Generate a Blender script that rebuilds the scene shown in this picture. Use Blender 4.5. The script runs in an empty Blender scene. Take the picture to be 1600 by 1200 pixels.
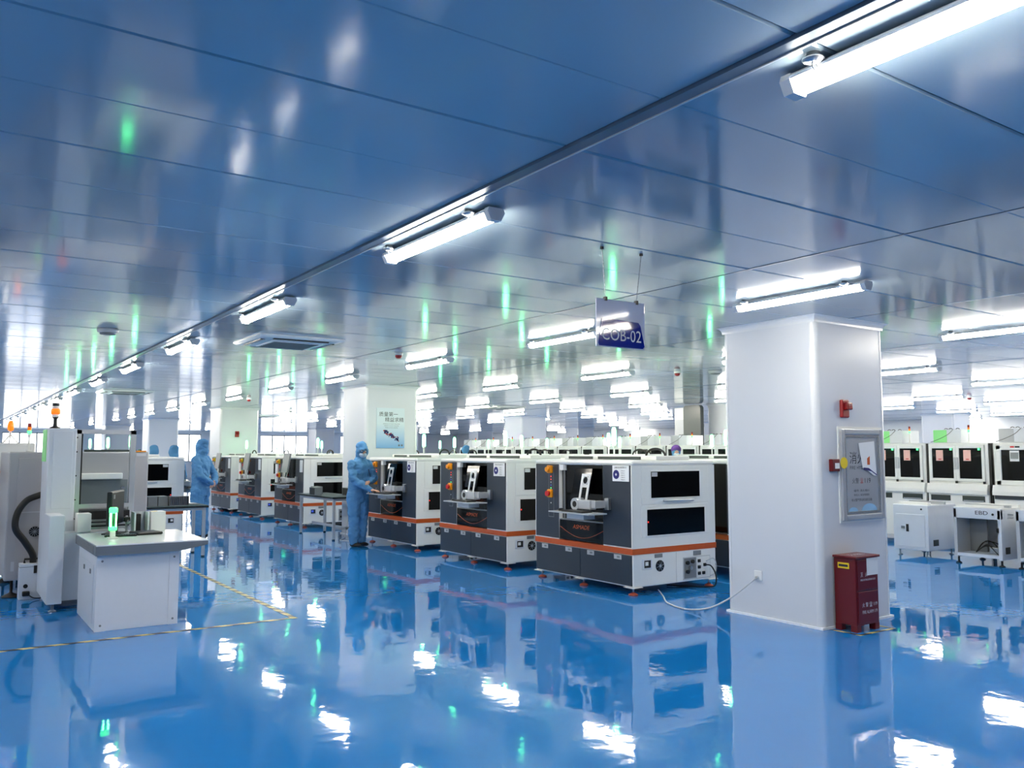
import bpy, bmesh, math, random
from mathutils import Vector, Matrix, noise
random.seed(7)
SC = bpy.context.scene
COL = SC.collection
R = math.radians

# ------------------------------------------------------------------ camera
EYE = 1.55
FPX = 1311.0
PITCH = math.atan(106.0 / FPX)
YAW = math.atan((800 + 101.7) / math.hypot(FPX, 106.0))
fwd = Vector((math.sin(YAW) * math.cos(PITCH), math.cos(YAW) * math.cos(PITCH), math.sin(PITCH)))
rgt = Vector((math.cos(YAW), -math.sin(YAW), 0))
upv = rgt.cross(fwd)
cam_d = bpy.data.cameras.new('camera')
cam_d.sensor_width = 36.0
cam_d.lens = FPX / 1600 * 36.0
cam_d.clip_end = 300
cam = bpy.data.objects.new('camera', cam_d)
COL.objects.link(cam)
M = Matrix((rgt, upv, -fwd)).transposed().to_4x4()
M.translation = Vector((0, 0, EYE))
cam.matrix_world = M
SC.camera = cam

# ------------------------------------------------------------------ world, exposure
LAMP_E = 22.0
WINDOW_E = 1.5
GREEN_E = 7.0
wd = bpy.data.worlds.new('overcast_sky')
SC.world = wd
wd.use_nodes = True
wd.node_tree.nodes['Background'].inputs[0].default_value = (0.85, 0.93, 1.0, 1)
wd.node_tree.nodes['Background'].inputs[1].default_value = 1.5
SC.view_settings.view_transform = 'Standard'
SC.view_settings.look = 'None'
SC.view_settings.gamma = 1.0
SC.view_settings.exposure = 1.86
SC.view_settings.use_curve_mapping = False
SC.cycles.max_bounces = 6
SC.cycles.diffuse_bounces = 3
SC.cycles.sample_clamp_indirect = 6.0
SC.cycles.adaptive_threshold = 0.06

# ------------------------------------------------------------------ materials
MATS = {}
def srgb(c):
    return tuple((v / 255 / 12.92 if v / 255 <= 0.04045 else ((v / 255 + 0.055) / 1.055) ** 2.4) for v in c) + (1,)
def mat(name, col, rough=0.4, metal=0.0, spec=0.5, emit=None, es=0.0, coat=0.0, coat_r=0.03, bump=0.0, bscale=20.0, var=0.0, ior=1.5, alpha=1.0, trans=0.0):
    m = bpy.data.materials.new(name)
    m.use_nodes = True
    nt = m.node_tree
    b = nt.nodes['Principled BSDF']
    c = srgb(col)
    b.inputs['Base Color'].default_value = c
    b.inputs['Roughness'].default_value = rough
    b.inputs['Metallic'].default_value = metal
    b.inputs['Specular IOR Level'].default_value = spec
    b.inputs['IOR'].default_value = ior
    b.inputs['Coat Weight'].default_value = coat
    b.inputs['Coat Roughness'].default_value = coat_r
    b.inputs['Alpha'].default_value = alpha
    b.inputs['Transmission Weight'].default_value = trans
    if emit:
        b.inputs['Emission Color'].default_value = srgb(emit)
        b.inputs['Emission Strength'].default_value = es
    tc = nt.nodes.new('ShaderNodeTexCoord')
    nz = nt.nodes.new('ShaderNodeTexNoise')
    nz.inputs['Scale'].default_value = bscale
    nz.inputs['Detail'].default_value = 3
    nt.links.new(tc.outputs['Object'], nz.inputs['Vector'])
    if var > 0:
        mx = nt.nodes.new('ShaderNodeMix'); mx.data_type = 'RGBA'
        nt.links.new(nz.outputs['Fac'], mx.inputs['Factor'])
        mx.inputs[6].default_value = tuple(v * (1 - var) for v in c[:3]) + (1,)
        mx.inputs[7].default_value = tuple(min(1, v * (1 + var)) for v in c[:3]) + (1,)
        nt.links.new(mx.outputs[2], b.inputs['Base Color'])
    if bump > 0:
        bp = nt.nodes.new('ShaderNodeBump')
        bp.inputs['Strength'].default_value = 1.0
        bp.inputs['Distance'].default_value = bump
        nt.links.new(nz.outputs['Fac'], bp.inputs['Height'])
        nt.links.new(bp.outputs['Normal'], b.inputs['Normal'])
    MATS[name] = m
    return m

mat('white', (236, 238, 236), 0.35, var=0.02)
mat('white_gloss', (232, 236, 240), 0.18, var=0.02)
mat('warm_grey', (168, 168, 172), 0.4, var=0.02)
mat('cool_white', (222, 227, 234), 0.32, var=0.02)
mat('light_grey', (190, 194, 198), 0.4, var=0.03)
mat('mid_grey', (125, 130, 135), 0.45, var=0.03)
mat('slate', (45, 54, 66), 0.33, var=0.05)
mat('desk_grey', (105, 114, 124), 0.45, var=0.03)
mat('black', (14, 15, 17), 0.4, var=0.1)
mat('black_glass', (4, 5, 7), 0.05, spec=0.28, var=0.1)
mat('tinted_glass', (120, 128, 132), 0.12, var=0.05)
mat('orange', (196, 84, 26), 0.35, var=0.05)
mat('orange_bright', (240, 150, 20), 0.35)
mat('yellow', (235, 205, 30), 0.4)
mat('red', (200, 22, 28), 0.35)
mat('box_red', (100, 4, 16), 0.35, var=0.08)
mat('alarm_red', (150, 24, 28), 0.4)
mat('chrome', (205, 208, 211), 0.2, metal=0.75)
mat('steel', (178, 182, 186), 0.3, metal=0.9, bump=0.0)
mat('brushed', (176, 181, 188), 0.3, metal=0.25, var=0.06, bscale=6)
mat('alu', (205, 209, 213), 0.3, metal=0.5, var=0.03)
mat('rubber', (20, 20, 21), 0.55)
mat('pad', (200, 90, 62), 0.5)
mat('paper', (235, 238, 240), 0.6)
mat('ink', (28, 30, 48), 0.6)
mat('ink_grey', (110, 116, 128), 0.6)
mat('ink_red', (170, 40, 40), 0.6)
mat('ink_white', (230, 232, 236), 0.5)
mat('logo_orange', (206, 88, 40), 0.35)
mat('sign_white', (205, 210, 228), 0.06, spec=0.6, coat=0.6)
mat('sign_blue', (0, 26, 140), 0.05, spec=0.6, coat=0.6)
mat('card_blue', (20, 22, 110), 0.35)
mat('poster_blue', (150, 195, 228), 0.35)
mat('poster_top', (218, 230, 238), 0.35)
mat('cloth', (80, 138, 188), 0.8, bump=0.02, bscale=7, var=0.15)
mat('cloth_dark', (62, 116, 172), 0.75, bump=0.01, bscale=9, var=0.12)
mat('cap_purple', (96, 60, 140), 0.8, var=0.1)
mat('skin', (205, 160, 136), 0.55, var=0.04)
mat('mask', (196, 216, 232), 0.8, var=0.03)
mat('mat_green', (58, 78, 80), 0.35, var=0.08)
mat('cartridge', (128, 133, 136), 0.35, metal=0.2, var=0.08)
mat('cable_white', (205, 210, 214), 0.45)
mat('pillar', (214, 219, 226), 0.36, spec=0.35, var=0.012, bscale=2, bump=0.0004)
mat('pillar_corner', (226, 230, 234), 0.22, var=0.01)
mat('base_line', (244, 248, 252), 0.3)
mat('wall', (232, 236, 238), 0.35, var=0.02, bscale=1)
mat('wall_dark', (70, 82, 98), 0.4, var=0.03, bscale=1)
mat('strip', (92, 112, 132), 0.3, metal=0.6, var=0.05)
mat('joint_dark', (24, 30, 38), 0.7)
mat('hood_dark', (52, 62, 60), 0.35, var=0.05)
mat('post_dark', (74, 80, 80), 0.35, var=0.04)
mat('lamp_housing', (214, 219, 226), 0.4)
mat('tube', (255, 255, 255), 0.4, emit=(255, 247, 232), es=LAMP_E)
mat('pane_sky', (255, 255, 255), 0.3, emit=(250, 252, 255), es=WINDOW_E)
mat('green_lamp', (150, 255, 190), 0.3, emit=(90, 255, 150), es=GREEN_E)
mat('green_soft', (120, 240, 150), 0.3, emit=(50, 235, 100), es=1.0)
mat('green_off', (60, 130, 80), 0.3)
mat('red_lens', (130, 14, 16), 0.25)
mat('amber_lens', (230, 120, 20), 0.25, emit=(255, 120, 20), es=0.12)
mat('amber_lit', (240, 120, 20), 0.3, emit=(255, 105, 8), es=0.35)
mat('led_red', (255, 60, 60), 0.3, emit=(255, 60, 50), es=0.6)
mat('led_green', (120, 255, 150), 0.3, emit=(90, 255, 130), es=0.6)
mat('led_white', (220, 220, 225), 0.3)
mat('screen_blue', (70, 90, 180), 0.3, emit=(60, 90, 210), es=0.25)
mat('green_card_and_reflection', (150, 240, 150), 0.5)
mat('pink_card', (240, 190, 180), 0.5)

def acrylic(name, tint, rough=0.02):
    m = bpy.data.materials.new(name); m.use_nodes = True
    nt = m.node_tree; nt.nodes.clear()
    out = nt.nodes.new('ShaderNodeOutputMaterial')
    mx = nt.nodes.new('ShaderNodeMixShader')
    fr = nt.nodes.new('ShaderNodeFresnel'); fr.inputs[0].default_value = 1.3
    tr = nt.nodes.new('ShaderNodeBsdfTransparent'); tr.inputs[0].default_value = tint + (1,)
    gl = nt.nodes.new('ShaderNodeBsdfGlossy'); gl.inputs['Roughness'].default_value = rough
    nt.links.new(fr.outputs[0], mx.inputs[0]); nt.links.new(tr.outputs[0], mx.inputs[1]); nt.links.new(gl.outputs[0], mx.inputs[2])
    nt.links.new(mx.outputs[0], out.inputs[0])
    MATS[name] = m
acrylic('acrylic', (0.93, 0.96, 0.96))

def floor_material():
    m = bpy.data.materials.new('epoxy_floor'); m.use_nodes = True
    nt = m.node_tree; b = nt.nodes['Principled BSDF']
    tc = nt.nodes.new('ShaderNodeTexCoord')
    n1 = nt.nodes.new('ShaderNodeTexNoise'); n1.inputs['Scale'].default_value = 1.3; n1.inputs['Detail'].default_value = 4
    n2 = nt.nodes.new('ShaderNodeTexNoise'); n2.inputs['Scale'].default_value = 5.0; n2.inputs['Detail'].default_value = 2
    n3 = nt.nodes.new('ShaderNodeTexNoise'); n3.inputs['Scale'].default_value = 60.0; n3.inputs['Detail'].default_value = 2
    for n in (n1, n2, n3): nt.links.new(tc.outputs['Object'], n.inputs['Vector'])
    mx = nt.nodes.new('ShaderNodeMix'); mx.data_type = 'RGBA'
    mx.inputs[6].default_value = srgb((20, 124, 204)); mx.inputs[7].default_value = srgb((26, 132, 210))
    nt.links.new(n1.outputs['Fac'], mx.inputs['Factor']); nt.links.new(mx.outputs[2], b.inputs['Base Color'])
    b.inputs['Roughness'].default_value = 0.035
    b.inputs['IOR'].default_value = 2.1
    b.inputs['Specular IOR Level'].default_value = 0.5
    ma = nt.nodes.new('ShaderNodeMath'); ma.operation = 'MULTIPLY_ADD'; ma.inputs[1].default_value = 0.22
    nt.links.new(n2.outputs['Fac'], ma.inputs[0]); nt.links.new(n1.outputs['Fac'], ma.inputs[2])
    mb = nt.nodes.new('ShaderNodeMath'); mb.operation = 'MULTIPLY_ADD'; mb.inputs[1].default_value = 0.010
    nt.links.new(n3.outputs['Fac'], mb.inputs[0]); nt.links.new(ma.outputs[0], mb.inputs[2])
    bp = nt.nodes.new('ShaderNodeBump'); bp.inputs['Strength'].default_value = 1.0; bp.inputs['Distance'].default_value = 0.004
    nt.links.new(mb.outputs[0], bp.inputs['Height']); nt.links.new(bp.outputs['Normal'], b.inputs['Normal'])
    MATS['floor'] = m
floor_material()

def panel_material():
    m = bpy.data.materials.new('ceiling_panel_paint'); m.use_nodes = True
    nt = m.node_tree; b = nt.nodes['Principled BSDF']
    tc = nt.nodes.new('ShaderNodeTexCoord')
    n1 = nt.nodes.new('ShaderNodeTexNoise'); n1.inputs['Scale'].default_value = 0.9; n1.inputs['Detail'].default_value = 2
    n2 = nt.nodes.new('ShaderNodeTexNoise'); n2.inputs['Scale'].default_value = 140.0
    for n in (n1, n2): nt.links.new(tc.outputs['Object'], n.inputs['Vector'])
    b.inputs['Base Color'].default_value = srgb((154, 174, 188))
    b.inputs['Roughness'].default_value = 0.105
    b.inputs['IOR'].default_value = 1.85
    ma = nt.nodes.new('ShaderNodeMath'); ma.operation = 'MULTIPLY_ADD'; ma.inputs[1].default_value = 0.006
    nt.links.new(n2.outputs['Fac'], ma.inputs[0]); nt.links.new(n1.outputs['Fac'], ma.inputs[2])
    bp = nt.nodes.new('ShaderNodeBump'); bp.inputs['Strength'].default_value = 1.0; bp.inputs['Distance'].default_value = 0.004
    nt.links.new(ma.outputs[0], bp.inputs['Height']); nt.links.new(bp.outputs['Normal'], b.inputs['Normal'])
    MATS['ceil_panel'] = m
panel_material()

def tape_material(name, axis):
    m = bpy.data.materials.new(name); m.use_nodes = True
    nt = m.node_tree; b = nt.nodes['Principled BSDF']
    tc = nt.nodes.new('ShaderNodeTexCoord')
    sp = nt.nodes.new('ShaderNodeSeparateXYZ'); nt.links.new(tc.outputs['Object'], sp.inputs[0])
    ad = nt.nodes.new('ShaderNodeMath'); ad.operation = 'ADD'
    nt.links.new(sp.outputs[0], ad.inputs[0]); nt.links.new(sp.outputs[1], ad.inputs[1])
    mu = nt.nodes.new('ShaderNodeMath'); mu.operation = 'MULTIPLY'; mu.inputs[1].default_value = 4.6
    nt.links.new(ad.outputs[0], mu.inputs[0])
    fr = nt.nodes.new('ShaderNodeMath'); fr.operation = 'FRACT'; nt.links.new(mu.outputs[0], fr.inputs[0])
    gt = nt.nodes.new('ShaderNodeMath'); gt.operation = 'GREATER_THAN'; gt.inputs[1].default_value = 0.5
    nt.links.new(fr.outputs[0], gt.inputs[0])
    mx = nt.nodes.new('ShaderNodeMix'); mx.data_type = 'RGBA'
    mx.inputs[6].default_value = srgb((22, 26, 32)); mx.inputs[7].default_value = srgb((212, 196, 120))
    nt.links.new(gt.outputs[0], mx.inputs['Factor']); nt.links.new(mx.outputs[2], b.inputs['Base Color'])
    b.inputs['Roughness'].default_value = 0.3
    MATS[name] = m
tape_material('tape', 0)

# ------------------------------------------------------------------ mesh helpers
class MB:
    def __init__(s): s.v = []; s.f = []; s.sm = []
    def add(s, vs, fs, smooth=False):
        o = len(s.v); s.v += [tuple(v) for v in vs]; s.f += [tuple(i + o for i in f) for f in fs]; s.sm += [smooth] * len(fs); return s
    def box(s, x0, y0, z0, x1, y1, z1):
        x0, x1 = min(x0, x1), max(x0, x1); y0, y1 = min(y0, y1), max(y0, y1); z0, z1 = min(z0, z1), max(z0, z1)
        v = [(x0,y0,z0),(x1,y0,z0),(x1,y1,z0),(x0,y1,z0),(x0,y0,z1),(x1,y0,z1),(x1,y1,z1),(x0,y1,z1)]
        return s.add(v, [(0,3,2,1),(4,5,6,7),(0,1,5,4),(1,2,6,5),(2,3,7,6),(3,0,4,7)])
    def rbox(s, x0, y0, z0, x1, y1, z1, r=0.01, seg=2):
        bm = bmesh.new(); bmesh.ops.create_cube(bm, size=1)
        for v in bm.verts:
            v.co = Vector(((x0+x1)/2 + v.co.x*(x1-x0), (y0+y1)/2 + v.co.y*(y1-y0), (z0+z1)/2 + v.co.z*(z1-z0)))
        r = min(r, abs(x1-x0)*.49, abs(y1-y0)*.49, abs(z1-z0)*.49)
        bmesh.ops.bevel(bm, geom=bm.edges[:], offset=r, segments=seg, affect='EDGES', profile=0.5)
        return s.bm(bm)
    def bm(s, bm, smooth=False):
        bmesh.ops.recalc_face_normals(bm, faces=bm.faces[:])
        bm.verts.index_update()
        s.add([v.co[:] for v in bm.verts], [tuple(v.index for v in f.verts) for f in bm.faces], smooth); bm.free(); return s
    def obox(s, c, ax, ay, az, hx, hy, hz):
        c, ax, ay, az = Vector(c), Vector(ax).normalized(), Vector(ay).normalized(), Vector(az).normalized()
        v = [c + ax*hx*i + ay*hy*j + az*hz*k for k in (-1,1) for i, j in ((-1,-1),(1,-1),(1,1),(-1,1))]
        fs = [(0,3,2,1),(4,5,6,7),(0,1,5,4),(1,2,6,5),(2,3,7,6),(3,0,4,7)]
        if ax.cross(ay).dot(az) < 0: fs = [tuple(reversed(f)) for f in fs]
        return s.add(v, fs)
    def bar(s, p0, p1, w, h=None, up=(0,0,1)):
        p0, p1 = Vector(p0), Vector(p1); d = p1 - p0; L = d.length; d.normalize()
        a = d.cross(Vector(up))
        if a.length < 1e-4: a = d.cross(Vector((1,0,0)))
        a.normalize(); b = a.cross(d)
        return s.obox((p0+p1)/2, d, a, b, L/2, w/2, (h or w)/2)
    def cyl(s, p0, p1, r0, r1=None, n=12, cap=True):
        r1 = r0 if r1 is None else r1
        p0, p1 = Vector(p0), Vector(p1); d = (p1-p0).normalized()
        a = d.orthogonal().normalized(); b = d.cross(a)
        ring = lambda p, r: [p + a*math.cos(2*math.pi*i/n)*r + b*math.sin(2*math.pi*i/n)*r for i in range(n)]
        v = ring(p0, r0) + ring(p1, r1)
        o = len(s.v)
        s.add(v, [(i, (i+1) % n, n+(i+1) % n, n+i) for i in range(n)], True)
        if cap:
            s.f += [tuple(o+i for i in reversed(range(n))), tuple(o+n+i for i in range(n))]; s.sm += [False, False]
        return s
    def tube(s, pts, r, n=8, rs=None):
        pts = [Vector(p) for p in pts]; o = len(s.v); m = len(pts)
        a = None
        for i, p in enumerate(pts):
            d = (pts[min(i+1, m-1)] - pts[max(i-1, 0)]).normalized()
            a = d.orthogonal().normalized() if a is None else (a - d*a.dot(d)).normalized()
            b = d.cross(a); rr = rs[i] if rs else r
            s.v += [tuple(p + a*math.cos(2*math.pi*k/n)*rr + b*math.sin(2*math.pi*k/n)*rr) for k in range(n)]
        for i in range(m-1):
            for k in range(n):
                s.f.append((o+i*n+k, o+i*n+(k+1) % n, o+(i+1)*n+(k+1) % n, o+(i+1)*n+k)); s.sm.append(True)
        s.f += [tuple(o+k for k in reversed(range(n))), tuple(o+(m-1)*n+k for k in range(n))]; s.sm += [False, False]
        return s
    def lathe(s, prof, c=(0,0,0), n=16):
        o = len(s.v); m = len(prof)
        for r, z in prof:
            s.v += [(c[0]+r*math.cos(2*math.pi*k/n), c[1]+r*math.sin(2*math.pi*k/n), c[2]+z) for k in range(n)]
        for i in range(m-1):
            for k in range(n):
                s.f.append((o+i*n+k, o+i*n+(k+1) % n, o+(i+1)*n+(k+1) % n, o+(i+1)*n+k)); s.sm.append(True)
        s.f += [tuple(o+k for k in reversed(range(n))), tuple(o+(m-1)*n+k for k in range(n))]; s.sm += [False, False]
        return s
    def prism(s, poly, z0, z1):
        """poly: list of (x, y) counter-clockwise, extruded in z"""
        n = len(poly)
        v = [(x, y, z0) for x, y in poly] + [(x, y, z1) for x, y in poly]
        return s.add(v, [tuple(reversed(range(n))), tuple(range(n, 2*n))] + [(i, (i+1) % n, n+(i+1) % n, n+i) for i in range(n)])
    def plate(s, pts, O, U, V, t):
        """2D outline pts (u, v) placed at O + u U + v V, thickness t along U x V"""
        O, U, V = Vector(O), Vector(U).normalized(), Vector(V).normalized(); N = U.cross(V); n = len(pts)
        v = [O + U*a + V*b for a, b in pts] + [O + U*a + V*b + N*t for a, b in pts]
        return s.add(v, [tuple(reversed(range(n))), tuple(range(n, 2*n))] + [(i, (i+1) % n, n+(i+1) % n, n+i) for i in range(n)])
    def sphere(s, c, rx, ry=None, rz=None, n=12, m=8):
        ry = ry or rx; rz = rz or rx
        prof = [(math.sin(math.pi*(i+.02)/(m+.04)), -math.cos(math.pi*(i+.02)/(m+.04))) for i in range(m+1)]
        o = len(s.v)
        s.lathe(prof, (0,0,0), n)
        for i in range(o, len(s.v)):
            x, y, z = s.v[i]; s.v[i] = (c[0]+x*rx, c[1]+y*ry, c[2]+z*rz)
        return s
    def mesh(s, name, material, fx=None):
        me = bpy.data.meshes.new(name)
        v, f = s.v, s.f
        if fx is not None:
            v = [(fx - x, y, z) for x, y, z in v]; f = [tuple(reversed(q)) for q in f]
        me.from_pydata(v, [], f); me.update()
        me.polygons.foreach_set('use_smooth', s.sm)
        me.materials.append(MATS[material])
        return me
    def build(s, name, material, parent=None, fx=None):
        return link(name, s.mesh(name, material, fx), parent)

def link(name, me, parent=None, loc=None):
    o = bpy.data.objects.new(name, me); COL.objects.link(o)
    if parent is not None: o.parent = parent
    if loc: o.location = loc
    return o
def B(name, m, parent, *b, r=None, fx=None):
    mb = MB()
    (mb.rbox(*b, r=r) if r else mb.box(*b))
    return mb.build(name, m, parent, fx)
def tag(o, label, cat, group=None):
    o['label'] = label; o['category'] = cat
    if group: o['group'] = group
    return o
def struct(o, label=None):
    o['kind'] = 'structure'
    if label: o['label'] = label
    return o
def thing(name, label, cat, loc=(0,0,0), rz=0.0, group=None):
    o = bpy.data.objects.new(name, None); COL.objects.link(o)
    o.empty_display_size = 0.2
    o.location = loc; o.rotation_euler = (0, 0, rz)
    return tag(o, label, cat, group)
def copy_tree(o, parent=None):
    c = o.copy(); COL.objects.link(c); c.parent = parent
    for ch in list(o.children): copy_tree(ch, c)
    return c

_txt = {}
def text_mesh(s):
    if s not in _txt:
        c = bpy.data.curves.new('lettering', 'FONT'); c.body = s; c.resolution_u = 3
        o = bpy.data.objects.new('lettering', c); COL.objects.link(o)
        dg = bpy.context.evaluated_depsgraph_get()
        me = bpy.data.meshes.new_from_object(o.evaluated_get(dg))
        vs = [tuple(v.co) for v in me.vertices]; fs = [tuple(p.vertices) for p in me.polygons]
        bpy.data.objects.remove(o); bpy.data.meshes.remove(me); bpy.data.curves.remove(c)
        xs = [v[0] for v in vs]; ys = [v[1] for v in vs]
        _txt[s] = ([(v[0]-(min(xs)+max(xs))/2, v[1]-(min(ys)+max(ys))/2) for v in vs], fs, max(xs)-min(xs), max(ys)-min(ys))
    return _txt[s]
def lettering(s, width, height, O, U, V, material, parent, name='lettering', slant=0.0):
    """text centred at O, fitted to width x height along U, V"""
    vs, fs, w, h = text_mesh(s)
    O, U, V = Vector(O), Vector(U), Vector(V)
    mb = MB(); kx, ky = width / max(w, 1e-6), height / max(h, 1e-6)
    mb.add([O + U*(x*kx + slant*y*ky) + V*(y*ky) for x, y in vs], fs)
    return mb.build(name, material, parent)
def catmull(pts, k=6):
    P = [Vector(p) for p in pts]; P = [P[0]*2-P[1]] + P + [P[-1]*2-P[-2]]; out = []
    for i in range(1, len(P)-2):
        for j in range(k):
            t = j/k; a, b, c, d = P[i-1], P[i], P[i+1], P[i+2]
            out.append(0.5*((2*b)+(c-a)*t+(2*a-5*b+4*c-d)*t*t+(3*b-a-3*c+d)*t**3))
    out.append(P[-2]); return out
NX, NY, ZU = Vector((-1,0,0)), Vector((0,-1,0)), Vector((0,0,1))
ORD = ['nearest', 'second', 'third', 'fourth', 'fifth', 'sixth', 'seventh', 'eighth', 'ninth', 'tenth', 'eleventh', 'twelfth', 'thirteenth', 'fourteenth', 'fifteenth', 'sixteenth', 'seventeenth', 'eighteenth', 'nineteenth', 'twentieth']

# ------------------------------------------------------------------ room shell
CZ = 2.78
X0R, X1R, Y0R, Y1R = -4.5, 31.5, -4.5, 53.0
mb = MB(); mb.box(X0R, Y0R, -0.1, X1R, Y1R, 0.0)
struct(mb.build('floor', 'floor'), 'glossy blue epoxy floor')
ceil = struct(B('ceiling', 'joint_dark', None, X0R, Y0R, CZ+.022, X1R, Y1R, CZ+.12), 'glossy panelled cleanroom ceiling reflecting the hall')
B('wall_right', 'wall', None, X1R, Y0R, 0, X1R+.15, Y1R, CZ+.1)['kind'] = 'structure'
B('wall_left', 'wall', None, X0R-.15, Y0R, 0, X0R, Y1R, CZ+.1)['kind'] = 'structure'
B('wall_back', 'wall_dark', None, X0R, Y0R-.15, 0, X1R, Y0R, CZ+.1)['kind'] = 'structure'
# far wall with window openings
WZ0, WZ1 = 0.95, 2.62
wins = [(2.95, 6.25, 4), (7.45, 8.35, 1), (11.3, 13.35, 3), (17.0, 20.1, 4), (22.4, 25.4, 4)]
mb = MB()
mb.box(X0R, Y1R, 0, X1R, Y1R+.2, WZ0); mb.box(X0R, Y1R, WZ1, X1R, Y1R+.2, CZ+.1)
xs = [X0R] + [v for w in wins for v in w[:2]] + [X1R]
for i in range(0, len(xs), 2): mb.box(xs[i], Y1R, WZ0, xs[i+1], Y1R+.2, WZ1)
struct(mb.build('wall_far', 'wall'))
for i, (a, b, k) in enumerate(wins):
    w = bpy.data.objects.new('window_%d' % (i+1), None); COL.objects.link(w); w.location = ((a+b)/2, Y1R+.08, WZ0); struct(w)
    dx = (b-a)/k; L0 = -(b-a)/2; H = WZ1-WZ0
    fr = MB(); fr.box(L0, -.04, 0, -L0, .04, .06); fr.box(L0, -.04, H-.06, -L0, .04, H)
    for j in range(k+1): fr.box(L0+j*dx-.035, -.04, .06, L0+j*dx+.035, .04, H-.06)
    fr.build('window_frame', 'mid_grey', w)
    for j in range(k):
        B('pane', 'pane_sky', w, L0+j*dx+.035, -.005, .06, L0+(j+1)*dx-.035, .005, H-.06)
    B('sill', 'white', w, L0-.05, -.2, -.04, -L0+.05, -.0, 0)

# ceiling panels: joints every 2.43 m in x (from the strip) and 1.1 m in y
PW, PL, GAP = 2.43, 1.10, 0.006
def xj(i): return 2.05 + PW*i
def yj(j): return 1.50 + PL*j
mb = MB()
hx, hy, t = (PW-GAP)/2, (PL-GAP)/2, 0.02
bv = 0.007
# one panel: bevelled edges and a shallow crease along its middle
g_, gd = 0.005, 0.0025
v = [(-hx,-hy,t),(hx,-hy,t),(hx,hy,t),(-hx,hy,t),(-hx,-hy,bv),(hx,-hy,bv),(hx,hy,bv),(-hx,hy,bv),
     (-hx+bv,-hy+bv,0),(hx-bv,-hy+bv,0),(hx-bv,hy-bv,0),(-hx+bv,hy-bv,0),
     (-hx+bv,-g_,0),(hx-bv,-g_,0),(-hx+bv,0,gd),(hx-bv,0,gd),(-hx+bv,g_,0),(hx-bv,g_,0)]
fs = [(0,1,2,3)] + [(i, 4+i, 4+(i+1) % 4, (i+1) % 4) for i in range(4)] + [(4,8,9,5),(6,10,11,7),(5,9,13,15,17,10,6),(7,11,16,14,12,8,4),
      (12,13,9,8),(14,15,13,12),(16,17,15,14),(11,10,17,16)]
mb.add(v, fs)
panel_me = mb.mesh('ceiling_panel', 'ceil_panel')
cells = []
for i in range(-4, 13):
    for j in range(-6, 47):
        cx, cy = xj(i)+PW/2, yj(j)+PL/2
        if cx+hx > X1R+1 or cx-hx < X0R-1 or cy+hy > Y1R+.6: continue
        d = Vector((cx, cy, CZ-EYE)); dep = d.dot(fwd); inv = False
        if dep > 0.3:
            px = 800 + FPX*d.dot(rgt)/dep; py = 600 - FPX*d.dot(upv)/dep
            mar = 1500/dep
            inv = -mar < px < 1600+mar and -mar < py
        cells.append((not inv, d.length, cx, cy))
cells.sort()
rest = MB()
rp = random.Random(3)
for k, (out, dist, cx, cy) in enumerate(cells):
    tx, ty = rp.uniform(-.0016, .0016), rp.uniform(-.0010, .0010)
    if k < 300:
        o = link('ceiling_panel', panel_me, ceil, (cx, cy, CZ)); o.rotation_euler = (tx, ty, 0)
    else:
        rest.add([(cx+x, cy+y, CZ+z+y*tx) for x, y, z in v], fs)
ro = rest.build('ceiling_panels', 'ceil_panel', ceil); ro['kind'] = 'stuff'
sp = MB(); sp.box(2.045, Y0R, CZ-.012, 2.105, Y1R, CZ+.02); sp.build('joint_strip', 'strip', ceil)
sp = MB(); sp.box(2.100, Y0R, CZ-.016, 2.108, Y1R, CZ-.002); sp.build('strip_edge', 'alu', ceil)
sp = MB()
for i in range(-3, 13):
    if i: sp.box(xj(i)-.006, Y0R, CZ-.003, xj(i)+.006, Y1R, CZ+.01)
sp.build('thin_joint_strips', 'strip', ceil)

# ------------------------------------------------------------------ columns
def column(cx, cy, label, S=1.06, detail=True):
    c = thing('column', label, 'column', (cx+S/2, cy+S/2, 0), group='white hall columns')
    h, r = S/2, .055
    for ax, ay in ((0,-1),(1,0),(0,1),(-1,0)):
        mb = MB()
        if ax: mb.box(ax*h, -h+r, .02, ax*(h-.04), h-r, CZ)
        else: mb.box(-h+r, ay*h, .02, h-r, ay*(h-.04), CZ)
        mb.build('face_panel', 'pillar', c)
    for sx, sy in ((1,1),(-1,1),(-1,-1),(1,-1)):
        a0 = {(1,1):0,(-1,1):90,(-1,-1):180,(1,-1):270}[(sx,sy)]
        pts = [(sx*(h-r)+(r+.004)*math.cos(R(a0+90*k/6)), sy*(h-r)+(r+.004)*math.sin(R(a0+90*k/6))) for k in range(7)] + [(sx*(h-r-.02), sy*(h-r-.02))]
        mb = MB().prism(pts, .02, CZ-.02); mb.build('corner_trim', 'pillar_corner', c)
    # flared crown: concave cove between column and ceiling
    prof = [(0.004, -.065), (.006, -.045), (.012, -.028), (.024, -.012), (.045, -.002), (.045, 0)]
    mb = MB(); n = 0
    rings = [[(-h-d, -h-d, CZ+z), (h+d, -h-d, CZ+z), (h+d, h+d, CZ+z), (-h-d, h+d, CZ+z)] for d, z in prof]
    for rg in rings: mb.v += rg
    for i in range(len(rings)-1):
        for k in range(4): mb.f.append((i*4+k, i*4+(k+1) % 4, (i+1)*4+(k+1) % 4, (i+1)*4+k)); mb.sm.append(False)
    mb.build('crown_trim', 'pillar_corner', c)
    mb = MB(); mb.prism([(-h-.012, -h-.012), (h+.012, -h-.012), (h+.012, h+.012), (-h-.012, h+.012)], 0, .02); mb.build('base_trim', 'base_line', c)
    return c
CX0, CY0, CDX, CDY = 6.45, 4.62, 10.15, 9.5
column(CX0, CY0, 'large white column nearest the camera with red fire box before it')
column(CX0, CY0+CDY, 'white column with the framed poster behind the worker at the keyboard')
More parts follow.
